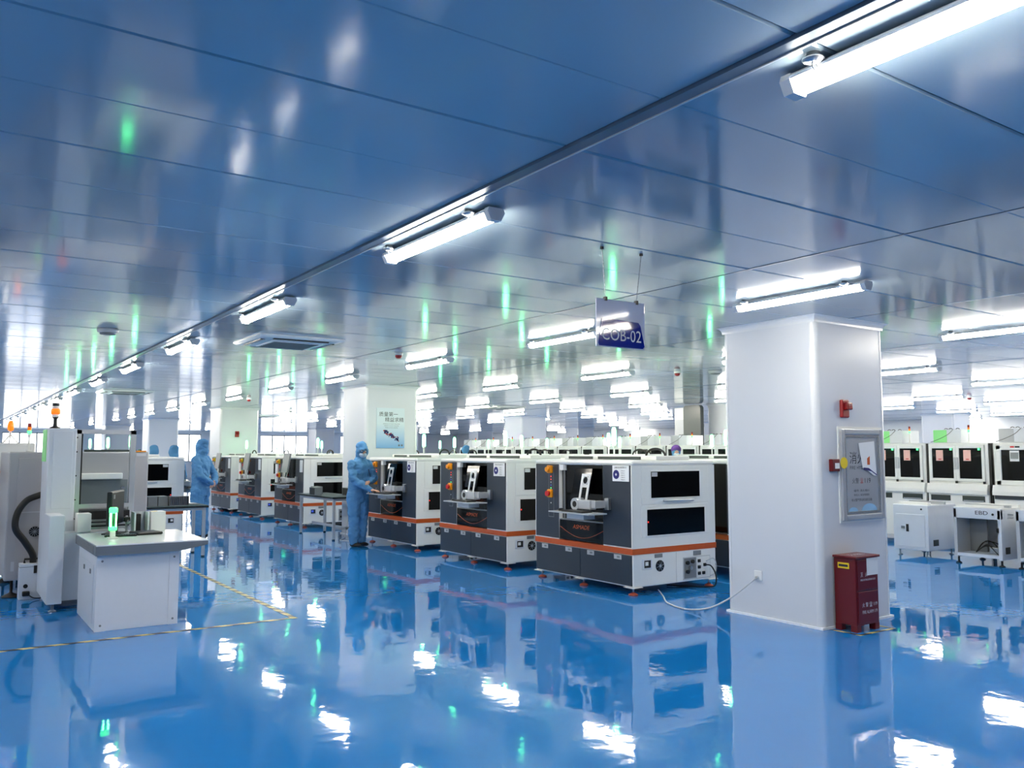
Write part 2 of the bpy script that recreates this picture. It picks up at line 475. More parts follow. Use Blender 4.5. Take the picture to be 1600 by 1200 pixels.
column(CX0, CY0+2*CDY, 'white column with a red alarm behind the distant dark machines')
column(CX0, CY0+3*CDY, 'pale column seen above the machine left of the back-turned worker')
column(CX0, CY0+4*CDY, 'farthest pale column seen through the glass guard frame at left')
column(CX0+CDX, CY0+CDY, 'white column just left of the near column edge, beside dark slab')
column(CX0+CDX, CY0+2*CDY, 'white column rising mid-picture behind the second machine tower light')
column(CX0+CDX, CY0+3*CDY, 'white column mostly hidden behind the poster column')
column(CX0+CDX, CY0+4*CDY, 'far pale column just left of the poster column')
column(CX0+2*CDX, CY0+CDY, 'far white column at right behind the white cabinet line')
column(CX0+2*CDX, CY0+2*CDY, 'far white column hidden behind the near column')
column(CX0+2*CDX, CY0+3*CDY, 'far white column above the middle of the white cabinet line')
column(CX0+2*CDX, CY0+4*CDY, 'farthest bluish column between poster column and mid-picture column')

# ------------------------------------------------------------------ tube lamps
def make_lamp():
    L = 1.19
    root = bpy.data.objects.new('tube_lamp', None); COL.objects.link(root)
    # origin at ceiling, near end, lamp runs along +y
    MB().plate([(-.048,-.034),(-.052,-.026),(-.040,-.014),(.040,-.014),(.052,-.026),(.048,-.034)], (0, L-.02, 0), (1,0,0), (0,0,1), L-.04).build('housing', 'lamp_housing', root)
    pts = [(.042*math.cos(R(180+180*k/8)), -.036+.040*math.sin(R(180+180*k/8))) for k in range(9)] + [(.040, -.034), (-.040, -.034)]
    MB().plate(pts, (0, L-.035, 0), (1,0,0), (0,0,1), L-.07).build('tube', 'tube', root)
    for y0, y1 in ((-.005, .034), (L-.034, L+.005)):
        MB().plate([(-.052,-.034),(-.03,-.076),(.03,-.076),(.052,-.034),(.044,-.012),(-.044,-.012)], (0, y1, 0), (1,0,0), (0,0,1), y1-y0).build('end_cap', 'lamp_housing', root)
    for y in (.14, L-.14):
        mb = MB(); mb.lathe([(.016,-.03),(.034,-.022),(.034,-.016),(.022,-.012),(.022,0)], (-.075,y,0), 12)
        mb.tube([(-.068+.012*math.cos(R(a)), y, -.036+.014*math.sin(R(a))) for a in range(0, 361, 30)], .004, 5)
        mb.build('hook', 'steel', root)
    return root
lamp0 = make_lamp()
rows = [(2.26, 'row beside the wide ceiling strip'), (5.44, 'second row, crossing the near column'), (8.6, 'third row over the machine hall'),
        (11.8, 'fourth row from the ceiling strip'), (15.0, 'fifth row from the ceiling strip'), (18.2, 'sixth row from the ceiling strip'),
        (21.4, 'seventh row from the ceiling strip'), (24.6, 'eighth row from the ceiling strip'), (27.8, 'ninth row from the ceiling strip'), (30.8, 'last row along the right wall'),
        (-0.95, 'row just outside the left edge')]
first = True
for ri, (rx, rn) in enumerate(rows):
    k = 0
    for j in range(0, 17):
        y = 3.44 + 2.95*(j-1)
        if any(CX0+CDX*a-.2 < rx < CX0+CDX*a+1.26 and CY0+CDY*b_-1.3 < y < CY0+CDY*b_+1.2 for a in range(3) for b_ in range(5)): continue
        dp = Vector((rx, y+.6, CZ-EYE)).dot(fwd)
        if dp > 32 and (j + ri) % 2: continue   # far bays are only partly lit
        o = lamp0 if first else copy_tree(lamp0); first = False
        o.location = (rx, y, CZ - .001)
        tag(o, 'lit white tube lamp, %s of the %s' % (ORD[k], rn), 'lamp', 'tube lamps under the ceiling'); k += 1

# ------------------------------------------------------------------ bonding machines
MD, MW, MH = 1.30, 1.77, 1.45
def tower(parent, x, y, z, h=.40, lens=.21, r=.026, colors=('green_lamp',), fx=None, name='signal_tower'):
    t = MB().cyl((x,y,z), (x,y,z+h-lens), .011, n=8).cyl((x,y,z), (x,y,z+.02), .03, n=10).cyl((x,y,z+h-lens-.03), (x,y,z+h-lens), r*.6, r, 12).build(name, 'white', parent, fx)
    n = len(colors); seg = lens/n
    for i, c in enumerate(colors):
        z0 = z+h-lens+i*seg
        MB().lathe([(r, 0), (r*1.02, seg*.15), (r*1.02, seg*.85), (r if i < n-1 else r*.6, seg)], (x,y,z0), 14).build('lens', c, t, fx)
    return t
def make_machine(label, variant=0, mirror=False, full=True, name='bonding_machine'):
    fx = MD if mirror else None
    m = thing(name, label, 'machine')
    def bb(nm, mt, *b, r=None, par=None): return B(nm, mt, par or m, *b, r=r, fx=fx)
    bb('base_cabinet', 'white', .008, 0, .09, MD, MW, .442, r=.012)
    bb('trim_band', 'orange', -.006, -.006, .44, MD+.006, MW+.006, .502)
    # housing with a recess in front
    ya, yb, dp = .478, 1.285, .10
    mb = MB().prism([(0,0),(MD,0),(MD,MW),(0,MW),(0,yb),(dp,yb),(dp,ya),(0,ya)], .50, 1.40)
    mb.build('housing', 'white', m, fx)
    bb('top_cover', 'white', -.004, -.004, 1.395, MD+.004, MW+.004, 1.455, r=.03)
    tw = tower(m, .72, 1.10, 1.455, .40, .21, .028, fx=fx)
    # low cable duct with dark slot on the roof
    rd = bb('roof_duct', 'white', .42, .05, 1.455, .95, 1.72, 1.505, r=.012)
    bb('duct_slot', 'hood_dark', .412, .30, 1.463, .425, 1.05, 1.495, par=rd)
    bb('duct_slot', 'hood_dark', .412, 1.15, 1.463, .425, 1.62, 1.495, par=rd)
    MB().tube([(.7, .35+.16*math.cos(R(a)), 1.50+.085*math.sin(R(a))) for a in range(0, 181, 15)], .014, 6).build('hose_loop', 'rubber', m, fx)
    # feet
    for (x, y) in ((.06,.06),(.06,.9),(.06,1.71),(1.24,.06),(1.24,1.71)):
        f = MB().cyl((x,y,.028),(x,y,.09), .012, n=8).build('levelling_foot', 'steel', m, fx)
        MB().lathe([(.05,0),(.052,.012),(.03,.024),(.014,.03)], (x,y,0), 14).build('foot_pad', 'pad', f, fx)
        MB().box(x-.075, y-.075, .083, x+.075, y+.075, .0905).build('foot_bracket', 'white', f, fx)
    if not full:
        bb('front_panel', 'slate', -.006, .016, .515, .006, ya-.004, 1.39); bb('front_panel', 'slate', -.006, yb+.004, .515, .006, MW-.016, 1.39)
        bb('front_door', 'slate', -.004, .016, .105, .02, MW-.016, .43)
        bb('glass_panel', 'black_glass', .05, ya, .52, .06, yb, 1.39)
        return m
    # front
    bb('front_panel', 'slate', -.006, .016, .515, .006, ya-.004, 1.402, r=.004)
    bb('front_panel', 'slate', -.006, yb+.004, .515, .006, MW-.016, 1.402, r=.004)
    bb('front_door', 'slate', -.002, .016, .105, .02, .886, .430, r=.004)
    bb('front_door', 'slate', -.002, .890, .105, .02, MW-.016, .430, r=.004)
    bb('glass_panel', 'black_glass', .05, ya, .755, .06, yb, 1.396)
    bb('recess_rail', 'mid_grey', .03, yb-.06, .76, .05, yb-.045, 1.39)
    bb('lower_glass', 'black_glass', .002, ya, .515, .012, yb, .742)
    bb('ledge', 'mid_grey', .0, ya, .742, .06, yb, .752)
    bb('paper_tag', 'paper', -.003, 1.20, 1.33, .052, 1.265, 1.395)
    for y in (1.572, 1.103, .70, .235):
        p = bb('door_label', 'light_grey', -.006, y-.06, .375, -.001, y+.06, .425)
        bb('label_print', 'mid_grey', -.008, y-.035, .39, -.005, y+.01, .412, par=p)
    if not mirror:
        lettering('ASMADE', .30, .048, (.0005, .872, .675), (0,-1,0), (0,0,1), 'logo_orange', m, slant=.25)
    MB().tube([(.0, yb-.02-i*.79/14, .66-.11*math.sin(math.pi*i/14)) for i in range(15)], .0025, 4).build('logo_arc', 'logo_orange', m, fx)
    # controls
    cs = bb('control_strip', 'mid_grey', -.008, 1.385, .76, -.005, 1.49, 1.38)
    bb('strip_inset', 'slate', -.0095, 1.392, .768, -.0075, 1.483, 1.372, par=cs)
    es = MB().rbox(-.05, 1.395, 1.29, -.008, 1.48, 1.385, r=.012).build('stop_switch', 'yellow' if variant == 2 else 'orange_bright', m, fx)
    MB().cyl((-.085, 1.437, 1.337), (-.05, 1.437, 1.337), .03, .026, 14).build('switch_knob', 'orange_bright', es, fx)
    rs = MB().rbox(-.045, 1.395, .995, -.008, 1.48, 1.095, r=.012).build('stop_button', 'orange_bright', m, fx)
    MB().cyl((-.08, 1.437, 1.045), (-.045, 1.437, 1.045), .034, .03, 14).build('button_head', 'red', rs, fx)
    for k, (z, c) in enumerate(((1.25,'led_red'),(1.215,'led_red'),(1.18,'led_white'),(1.145,'screen_blue'),(1.11,'led_green'),(.93,'led_white'))):
        MB().cyl((-.014, 1.437, z), (-.008, 1.437, z), .007, n=10).build('indicator', c, cs, fx)
    # monitor arm
    am = bb('arm_mount', 'steel', -.05, .33, .905, -.006, .40, 1.035, r=.006)
    bb('arm_beam', 'alu', -.20, .38, .925, -.045, .47, 1.005, r=.006)
    ah = bb('arm_housing', 'alu', -.23, .44, .905, -.13, .72, 1.01, r=.01)
    MB().cyl((-.235, .70, .96), (-.125, .70, .96), .07, n=16).build('arm_joint', 'alu', ah, fx)
    MB().cyl((-.238, .70, .96), (-.122, .70, .96), .035, n=12).build('joint_hole', 'black', ah, fx)
    # VESA plate: a tilted frame with a round hole
    O = Vector((-.165, .72, 1.0)); U = Vector((0,-1,0)); V = Vector((.12, -.10, 1)).normalized()
    vp = MB()
    for u0, u1, v0, v1 in ((0,.035,0,.16),(.12,.155,0,.16),(0,.155,.15,.185),(0,.035,.185,.28),(.12,.155,.185,.28),(0,.155,.275,.305)):
        vp.plate([(u0,v0),(u1,v0),(u1,v1),(u0,v1)], O, U, V, -.006)
    vp.build('mount_plate', 'alu', m, fx)
    ringp = MB()
    ringp.tube([O + U*(.0775+.045*math.cos(R(a))) + V*(.23+.045*math.sin(R(a))) for a in range(0, 361, 24)], .006, 5)
    ringp.build('plate_ring', 'alu', m, fx)
    if variant == 2:
        MB().plate([(-.10,.12),(.26,.12),(.26,.52),(-.10,.52)], O - Vector((.02,0,0)), U, V, .03).build('monitor', 'cartridge', m, fx)
    else:
        MB().plate([(-.14,.06),(.17,.06),(.17,.36),(-.14,.36)], O + Vector((.10,.12,.0)), U, V, -.02).build('monitor', 'black_glass', m, fx)
    # keyboard tray
    ty = MB().obox((-.28, .60, .872), (1,0,0), (0,1,.0), (0,0,1), .13, .36, .007).build('keyboard_tray', 'alu', m, fx)
    MB().box(-.30, .46, .80, -.14, .76, .866).build('tray_bracket', 'alu', ty, fx)
    MB().rbox(-.37, .40, .880, -.22, .78, .898, r=.006).build('keyboard', 'black', ty, fx)
    MB().sphere((-.30, .86, .89), .032, .05, .02).build('mouse', 'black', ty, fx)
    MB().bar((-.18,.66,.87), (-.18,.66,.98), .025, .05).build('tray_arm', 'steel', ty, fx)
    # status card
    if variant != 2:
        cd = bb('status_card', 'paper', -.014, .03, 1.225, -.007, .30, 1.40, r=.003)
        MB().cyl((-.0165, .235, 1.30), (-.014, .235, 1.30), .05, n=20).build('dial', 'card_blue', cd, fx)
        MB().cyl((-.0185, .235, 1.30), (-.0165, .235, 1.30), .014, n=12).build('dial_centre', 'paper', cd, fx)
        if not mirror:
            lettering('设备状态管理标识', .2, .022, (-.0148, .165, 1.378), (0,-1,0), (0,0,1), 'ink', cd)
            for k in range(5): lettering('设备运行', .07, .013, (-.0148, .125, 1.342-k*.024), (0,-1,0), (0,0,1), 'ink', cd)
    else:
        bb('paper_note', 'cool_white', -.012, .05, 1.13, -.007, .22, 1.38)
        bb('hanging_towel', 'paper', -.05, 1.50, .88, -.008, 1.62, 1.28, r=.012)
    # side facing -y
    ud = bb('upper_door', 'white', .14, -.006, .972, 1.185, .002, 1.388, r=.003)
    bb('window_frame', 'white', .262, -.011, 1.028, 1.053, -.004, 1.347, r=.004, par=ud)
    bb('window_glass', 'black_glass', .277, -.013, 1.043, 1.038, -.008, 1.332, par=ud)
    wl = bb('window_label', 'light_grey', .285, -.0155, 1.278, .37, -.0125, 1.325, par=ud)
    h = MB().tube([(.466,-.008,1.012),(.475,-.04,1.012),(.49,-.05,1.012),(.89,-.05,1.008),(.903,-.04,1.008),(.911,-.008,1.008)], .014, 8).build('door_handle', 'alu', ud, fx)
    ld = bb('lower_door', 'white', .13, -.006, .618, 1.18, .002, .962, r=.003)
    bb('window_frame', 'white', .197, -.011, .620, 1.127, -.004, .934, r=.004, par=ld)
    bb('window_glass', 'black_glass', .212, -.013, .636, 1.112, -.008, .918, par=ld)
    bb('window_lamp', 'led_red', .218, -.0145, .775, .232, -.0125, .792, par=ld)
    sw = bb('main_switch', 'cool_white', .136, -.012, .272, .277, .001, .386, r=.004)
    bb('switch_well', 'black', .16, -.014, .29, .255, -.010, .37, par=sw)
    bb('rocker', 'screen_blue' if variant == 2 else 'paper', .172, -.018, .315, .215, -.013, .355, par=sw)
    np_ = bb('name_plate', 'mid_grey', .325, -.006, .388, .44, .001, .428)
    fn = MB().cyl((.403,-.006,.297),(.403,.002,.297), .062, n=20).build('fan_grille', 'black', m, fx)
    fb = MB()
    for a in range(0, 360, 45):
        fb.bar((.403+.018*math.cos(R(a)), -.008, .297+.018*math.sin(R(a))), (.403+.055*math.cos(R(a+18)), -.008, .297+.055*math.sin(R(a+18))), .004, .010, up=(0,1,0))
    fb.build('fan_blades', 'steel', fn, fx)
    MB().cyl((.403,-.010,.297),(.403,-.006,.297), .017, n=12).build('fan_hub', 'alu', fn, fx)
    bb('side_seam', 'light_grey', .655, -.0015, .10, .659, .001, .43)
    bb('name_plate', 'mid_grey', .93, -.006, .375, 1.05, .001, .425)
    cp = bb('connector_bay', 'light_grey', .762, -.004, .11, 1.20, .002, .362)
    bb('bay_well', 'mid_grey', .775, -.006, .125, .965, -.003, .35, par=cp)
    bb('bay_plate', 'white', .975, -.008, .12, 1.19, -.003, .355, par=cp)
    for x, z, c in ((.82,.30,'black'),(.87,.24,'steel'),(.82,.20,'black'),(.90,.31,'rubber')):
        MB().cyl((x,-.03,z),(x,-.005,z), .022, n=10).build('air_valve', c, cp, fx)
    for x, z in ((1.01,.31),(1.01,.24),(1.01,.17),(1.10,.26),(1.08,.17)):
        MB().rbox(x-.02,-.022,z-.018,x+.02,-.006,z+.018, r=.004).build('socket', 'black', cp, fx)
    MB().tube(catmull([(1.10,-.02,.26),(1.14,-.07,.25),(1.19,-.09,.16),(1.21,-.08,.06),(1.16,-.06,.012),(1.0,.1,.012),(.8,.3,.012)], 6), .008, 6).build('power_cord', 'rubber', m, fx)
    MB().tube(catmull([(1.12,-.015,.30),(1.2,-.05,.33),(1.25,-.05,.26),(1.24,-.04,.16),(1.18,-.02,.13)], 6), .006, 6).build('air_hose', 'cable_white', m, fx)
    return m

R1X = 6.25
mk = make_machine('dark grey and white machine with orange band, nearest, beside the large column')
mk.location = (R1X, 6.82, 0)
for (y, lab) in ((9.24, 'dark grey and white machine with orange band, second in the front line'),
                 (11.76, 'dark grey and white machine the worker at the keyboard is operating')):
    c = copy_tree(mk); c.location = (R1X, y, 0); tag(c, lab, 'machine')
mv = make_machine('dark machine with tan monitor back, right behind the narrow grey table', variant=2)
mv.location = (R1X, 16.65, 0)
for (y, lab) in ((19.35, 'dark machine with tan monitor back, middle one of the distant three'),
                 (21.80, 'dark machine with tan monitor back, farthest one, right of back-turned worker')):
    c = copy_tree(mv); c.location = (R1X, y, 0); tag(c, lab, 'machine')
for o in (mk, mv): pass
for k, o in enumerate([o for o in bpy.data.objects if o.name.startswith('bonding_machine')]): o['group'] = 'bonding machines of the front line'
# second line behind the front one
ms = make_machine('machine', full=False)
sec = []
for k in range(9):
    o = ms if k == 0 else copy_tree(ms)
    o.location = (8.30, 6.82 + 2.46*k, 0)
    tag(o, 'dark and white machine in the line behind, %s from the large column' % ORD[k], 'machine', 'machines of the second line')
for k in range(6):
    o = copy_tree(ms); o.location = (10.75, 9.3 + 2.46*k, 0)
    tag(o, 'dark and white machine in the third line, %s from the large column' % ORD[k], 'machine', 'machines of the third line')
# left line, mirrored, facing the aisle
ml = make_machine('white machine side with two black windows behind the table of cartridges', mirror=True)
ml.location = (2.43, 15.9, 0)
ml2 = make_machine('machine', mirror=True, full=False)
for k in range(4):
    o = ml2 if k == 0 else copy_tree(ml2)
    o.location = (2.43, 18.4 + 2.5*k, 0)
    tag(o, 'machine of the left line, %s behind the white one by the cartridge table' % ORD[k], 'machine', 'machines of the left line')

# ------------------------------------------------------------------ white cabinet line at the right (fronts face -x at x = 14)
def make_cabinet(variant=0, notices=True):
    m = thing('enclosed_line_machine', 'x', 'machine')
    W, D = 1.0, 1.25
    B('lower_body', 'white', m, .02, 0, .10, D, W, .98, r=.01)
    mb = MB().plate([(0,0),(.10,0),(.10,.16),(.03,.16),(0,.06)], (-.03, W, .86), (1,0,0), (0,0,1), W); mb.build('front_ledge', 'white', m)
    B('upper_housing', 'white', m, .06, 0, .98, D, W, 1.70, r=.02)
    B('dark_gap_strip', 'black', m, .07, -.036, .10, .14, .0, 1.69)  # black strip put in for the dark of the gap between machines
    if variant == 0:
        for y0, y1 in ((.07, .49), (.53, .95)):
            d = MB()
            # door frame from four bars
            d.rbox(.03, y0-.02, 1.06, .062, y0+.03, 1.66, r=.008); d.rbox(.03, y1-.03, 1.06, .062, y1+.02, 1.66, r=.008)
            d.rbox(.03, y0-.02, 1.06, .062, y1+.02, 1.11, r=.008); d.rbox(.03, y0-.02, 1.61, .062, y1+.02, 1.66, r=.008)
            dd = d.build('window_door', 'white', m)
            B('window_glass', 'black_glass', dd, .042, y0+.03, 1.11, .05, y1-.03, 1.61)
            MB().rbox(.01, (.49 if y0 < .3 else .53)-.02, 1.26, .032, (.49 if y0 < .3 else .53)+.02, 1.46, r=.008).build('door_handle', 'light_grey', dd)
            MB().lathe([(.02,0),(.02,.04)], (.02, (.06 if y0 < .3 else .51), 1.03), 10).build('door_catch', 'black', dd)
            if not notices: continue
            nt_ = B('notice_or_reflection', 'pink_card', dd, .036, y1-.22, 1.40, .041, y1-.10, 1.58); B('notice_top', 'red', nt_, .034, y1-.19, 1.42, .0362, y1-.14, 1.435)
            B('notice_or_reflection', 'green_soft', dd, .036, y0+.05, 1.575, .041, y0+.085, 1.61)  # glowing green square paints a tower light's reflection in the window
        sl = B('feed_slot', 'hood_dark', m, .012, .06, .74, .025, .42, .83)
        B('slot_rail', 'steel', sl, .0, .08, .745, .02, .40, .76)
        B('feed_slot', 'hood_dark', m, .012, .62, .74, .025, .95, .83)
    else:
        d = MB()
        d.rbox(.02, .05, 1.02, .062, .13, 1.66, r=.012); d.rbox(.02, .87, 1.02, .062, .95, 1.66, r=.012)
        d.rbox(.02, .05, 1.02, .062, .95, 1.10, r=.012); d.rbox(.02, .05, 1.58, .062, .95, 1.66, r=.012)
        dd = d.build('window_door', 'white', m)
        B('window_glass', 'black_glass', dd, .042, .13, 1.10, .05, .87, 1.58)
        B('notice_or_reflection', 'paper', dd, .036, .60, 1.40, .041, .74, 1.57); B('notice_print', 'cartridge', dd, .034, .61, 1.44, .0365, .73, 1.54)
        B('name_badge', 'red', m, .015, .66, 1.615, .022, .72, 1.64); B('name_badge', 'black', m, .015, .58, 1.615, .022, .65, 1.64)
        B('control_band', 'slate', m, .0, .02, .80, .03, .98, .97)
        MB().cyl((-.02,.70,.90),(.0,.70,.90), .022, n=12).build('push_button', 'paper', m); MB().cyl((-.02,.63,.90),(.0,.63,.90), .022, n=12).build('push_button', 'orange_bright', m)
    tower(m, .30, .42, 1.70, .30, .12, .016, colors=('green_soft', 'amber_lens', 'red_lens'))
    bx = B('filter_box', 'cool_white', m, .20, .50, 1.70, .75, .98, 1.93, r=.008)
    B('box_cover', 'green_card_and_reflection' if notices and variant == 0 else 'light_grey', bx, .195, .74, 1.71, .20, .97, 1.92)  # green paints the reflected green light onto the cover
    for y in (.60, .72, .80): MB().tube([(.3, y+.03*math.cos(R(a)), 1.93+.02*math.sin(R(a))) for a in range(0, 181, 30)], .006, 5).build('carry_handle', 'black', bx)
    MB().tube(catmull([(.19,.62,1.93),(.15,.70,1.84),(.12,.85,1.76),(.12,.98,1.715)], 5), .004, 5).build('signal_wire', 'black', bx)
    for x, y in ((.1,.08),(.1,.92),(1.15,.08),(1.15,.92)):
        MB().lathe([(.03,0),(.03,.01),(.01,.02),(.01,.10)], (x,y,0), 10).build('levelling_foot', 'steel', m)
    return m
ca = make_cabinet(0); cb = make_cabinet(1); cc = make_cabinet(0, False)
yk = [8.96, 7.92, 6.88, 5.80, 4.76] + [10.02+1.04*i for i in range(13)]
for k, y in enumerate(yk):
    va = 1 if k in (3,) else 0
    src = cb if va else (ca if k < 5 else cc)
    o = src if k in (0, 3, 5) else copy_tree(src)
    o.location = (14.0, y, 0)
    lab = {0: 'enclosed white line machine partly cut off by the large column edge', 1: 'enclosed white line machine with notices, left of the black gap',
           2: 'enclosed white line machine with two windows, centred right of the column', 3: 'enclosed white line machine with single large window at right edge',
           4: 'enclosed white line machine outside the right edge'}.get(k, 'enclosed white line machine over mid-picture machines, %s counted from the right' % ORD[max(0, k-5)])
    tag(o, lab, 'machine', 'enclosed line machines')

# conveyor modules in front of them
r1 = thing('transfer_cabinet', 'white floor cabinet with small door, right of the large column', 'cabinet', (12.1, 6.82, 0))
B('body', 'cool_white', r1, 0, 0, .09, .78, .55, .76, r=.01)
d = B('door', 'cool_white', r1, -.008, .05, .14, .002, .50, .62, r=.004)
B('lock_plate', 'black', d, -.012, .30, .36, -.007, .34, .47); B('door_badge', 'mid_grey', d, -.011, .36, .40, -.007, .42, .44)
B('vent', 'black', r1, .12, -.004, .16, .26, .002, .25)
MB().cyl((-.006,.10,.70),(.002,.10,.70), .014, n=10).build('button', 'black', r1)
B('conveyor_rail', 'white', r1, .10, .05, .76, .18, .52, .80); B('conveyor_rail', 'steel', r1, .45, .0, .76, .50, .55, .80); B('red_clip', 'red', r1, .2, .40, .76, .26, .48, .785)
for x, y in ((.06,.06),(.06,.49),(.72,.06),(.72,.49)):
    MB().lathe([(.035,0),(.035,.01),(.012,.022),(.012,.09)], (x,y,0), 12).build('levelling_foot', 'steel', r1)
def buffer_station(loc, label):
    s = thing('buffer_station', label, 'conveyor', loc, group='open buffer stations at the right')
    W, D, H = .64, .75, .78
    B('top_beam', 'cool_white', s, 0, 0, .63, .06, W, H, r=.008)
    B('side_panel', 'cool_white', s, 0, 0, .09, D, .045, H-.02, r=.004)
    B('side_panel', 'light_grey', s, 0, W-.045, .09, D, W, H-.02, r=.004)
    B('back_panel', 'cool_white', s, D-.03, .04, .09, D, W-.04, .70)
    B('shelf', 'cool_white', s, .0, .04, .11, D, W-.04, .15)
    B('inner_panel', 'mid_grey', s, .35, .36, .15, .38, W-.045, .64)
    B('top_plate', 'white', s, .02, 0, H-.02, D, W, H)
    for x in (.10, .30, .55):
        B('conveyor_rail', 'white' if x != .30 else 'steel', s, x, .02, H, x+.05, W-.02, H+.035)
    lettering('EBD', .17, .05, (-.001, .25, .715), (0,-1,0), (0,0,1), 'ink', s)
    MB().cyl((-.008,.10,.70),(.002,.10,.70), .016, n=10).build('button', 'black', s)
    B('vent', 'black', s, .10, -.004, .17, .22, .002, .26)
    MB().rbox(-.02,.03,.46,.0,.055,.52, r=.004).build('latch', 'black', s)
    cl = MB()
    for k in range(5):
        a = random.uniform(.1,.3); cl.tube(catmull([(.1+.08*k, .10+.03*k, .155), (.12+.06*k, .20, .16+a*.5), (.2+.03*k, .30+.02*k, .17+a*.6), (.15, .42, .16)], 5), .007, 5)
    cl.build('cable_bundle', 'rubber', s)
    MB().rbox(.15,.12,.15,.3,.24,.24, r=.01).build('air_unit', 'steel', s)
    for y in (-.03, W+.0):
        jn = MB()
        for z in (.70, .66): jn.cyl((.2, y-.04, z), (.2, y+.06, z), .008, n=6)
        jn.build('coupling_rod', 'steel', s)
    for x, y in ((.05,.03),(.05,W-.03),(.7,.03),(.7,W-.03)):
        MB().lathe([(.04,0),(.04,.012),(.014,.026),(.014,.09)], (x,y,0), 12).build('levelling_foot', 'black', s)
    return s
buffer_station((11.88, 5.69, 0), 'open white buffer station on black feet right of the floor cabinet')
buffer_station((11.90, 4.87, 0), 'open white buffer station cut off by the right picture edge')

# dark slab and white cabinet by the column behind
sl = thing('tall_slab', 'tall dark grey slab with rounded top beside the white column', 'panel', (16.3, 15.02, 0))
pts = [(0,0),(.60,0),(.60,2.66)] + [(.50+.10*math.cos(R(a)), 2.66+.10*math.sin(R(a))) for a in range(15, 91, 15)] + [(.10+.10*math.cos(R(a)), 2.66+.10*math.sin(R(a))) for a in range(90, 181, 15)]
MB().plate(pts, (0,.62,0), (0,-1,0), (0,0,1), .12).build('panel', 'post_dark', sl)
MB().box(-.13,.0,0,.2,.62,.05).build('foot', 'mid_grey', sl)
ac = thing('air_cabinet', 'narrow tall white cabinet left of the dark slab', 'cabinet', (16.3, 15.72, 0))
B('body', 'white', ac, 0, 0, 0, .5, .36, 2.72, r=.02); B('door_seam', 'light_grey', ac, -.003, .02, .2, .002, .34, 2.4)

# ------------------------------------------------------------------ left group
hc = thing('handler_cabinet', 'grey-white machine cabinet with round fan behind the glass guard frame', 'machine', (.66, 10.5, 0))
B('body', 'warm_grey', hc, 0, 0, .18, 1.40, 1.4, 1.55, r=.015)
B('side_door', 'warm_grey', hc, .09, -.006, .24, .50, .002, 1.48, r=.004)
B('door_split', 'light_grey', hc, .09, -.0085, .895, .50, -.004, .905)
fn = MB().cyl((.27,-.012,.69),(.27,.0,.69), .055, n=20).build('fan_grille', 'black', hc)
fb = MB()
for a in range(0, 180, 30): fb.bar((.27-.052*math.cos(R(a)),-.014,.69-.052*math.sin(R(a))), (.27+.052*math.cos(R(a)),-.014,.69+.052*math.sin(R(a))), .004, .005, up=(0,1,0))
fb.build('fan_guard', 'steel', fn)
sh = B('loading_shelf', 'white', hc, .66, -.05, 1.24, 1.12, .002, 1.31, r=.008)
B('shelf_window', 'tinted_glass', hc, .66, -.008, .97, 1.18, .002, 1.235)
MB().cyl((1.13,-.04,1.14),(1.13,-.008,1.14), .022, n=12).build('knob', 'chrome', hc)
B('front_label', 'light_grey', hc, 1.27, -.004, 1.50, 1.37, .002, 1.53); B('label_bar', 'orange_bright', hc, 1.23, -.004, 1.55, 1.37, .08, 1.562)
B('floor_plate', 'light_grey', hc, .06, -.004, .28, .16, .002, .38)
B('roof_rail', 'hood_dark', hc, .75, .2, 1.55, 1.3, .26, 1.575)
tower(hc, .21, .4, 1.55, .32, .12, .02, colors=('green_soft', 'amber_lens', 'red_lens'))
for x, y in ((.08,.08),(1.3,.08),(.08,1.3),(1.3,1.3)):
    MB().lathe([(.09,0),(.085,.015),(.03,.04),(.015,.05),(.015,.18)], (x,y,0), 14).build('levelling_foot', 'rubber', hc)

lm = thing('white_process_machine', 'white machine cut off by the left picture edge with orange beacon', 'machine', (-.45, 12.25, 0))
B('body', 'white', lm, 0, 0, .15, 1.5, 1.5, 1.66, r=.02)
B('dark_window', 'black_glass', lm, .75, -.01, 1.15, 1.12, .004, 1.38); B('ledge', 'white', lm, .6, -.12, .95, 1.2, .0, 1.08, r=.01)
B('dark_panel', 'mid_grey', lm, .6, -.008, .55, 1.17, .004, .82); MB().cyl((1.1,-.05,1.30),(1.1,-.01,1.30), .03, n=12).build('stop_button', 'orange_bright', lm)
bt = MB()
for a in (20, 140, 260): bt.bar((1.24+.10*math.cos(R(a)), .3+.10*math.sin(R(a)), 1.66), (1.24, .3, 1.77), .014)
bt.cyl((1.24,.3,1.75),(1.24,.3,1.82), .012, n=8)
bc = bt.build('beacon_stand', 'white', lm)
MB().lathe([(.026,0),(.036,.02),(.036,.08),(.026,.12),(.012,.13)], (1.24,.3,1.82), 14).build('beacon', 'amber_lit', bc)
for x, y in ((.1,.1),(1.4,.1),(.1,1.4),(1.4,1.4)): MB().cyl((x,y,0),(x,y,.15), .04, n=10).build('foot', 'rubber', lm)

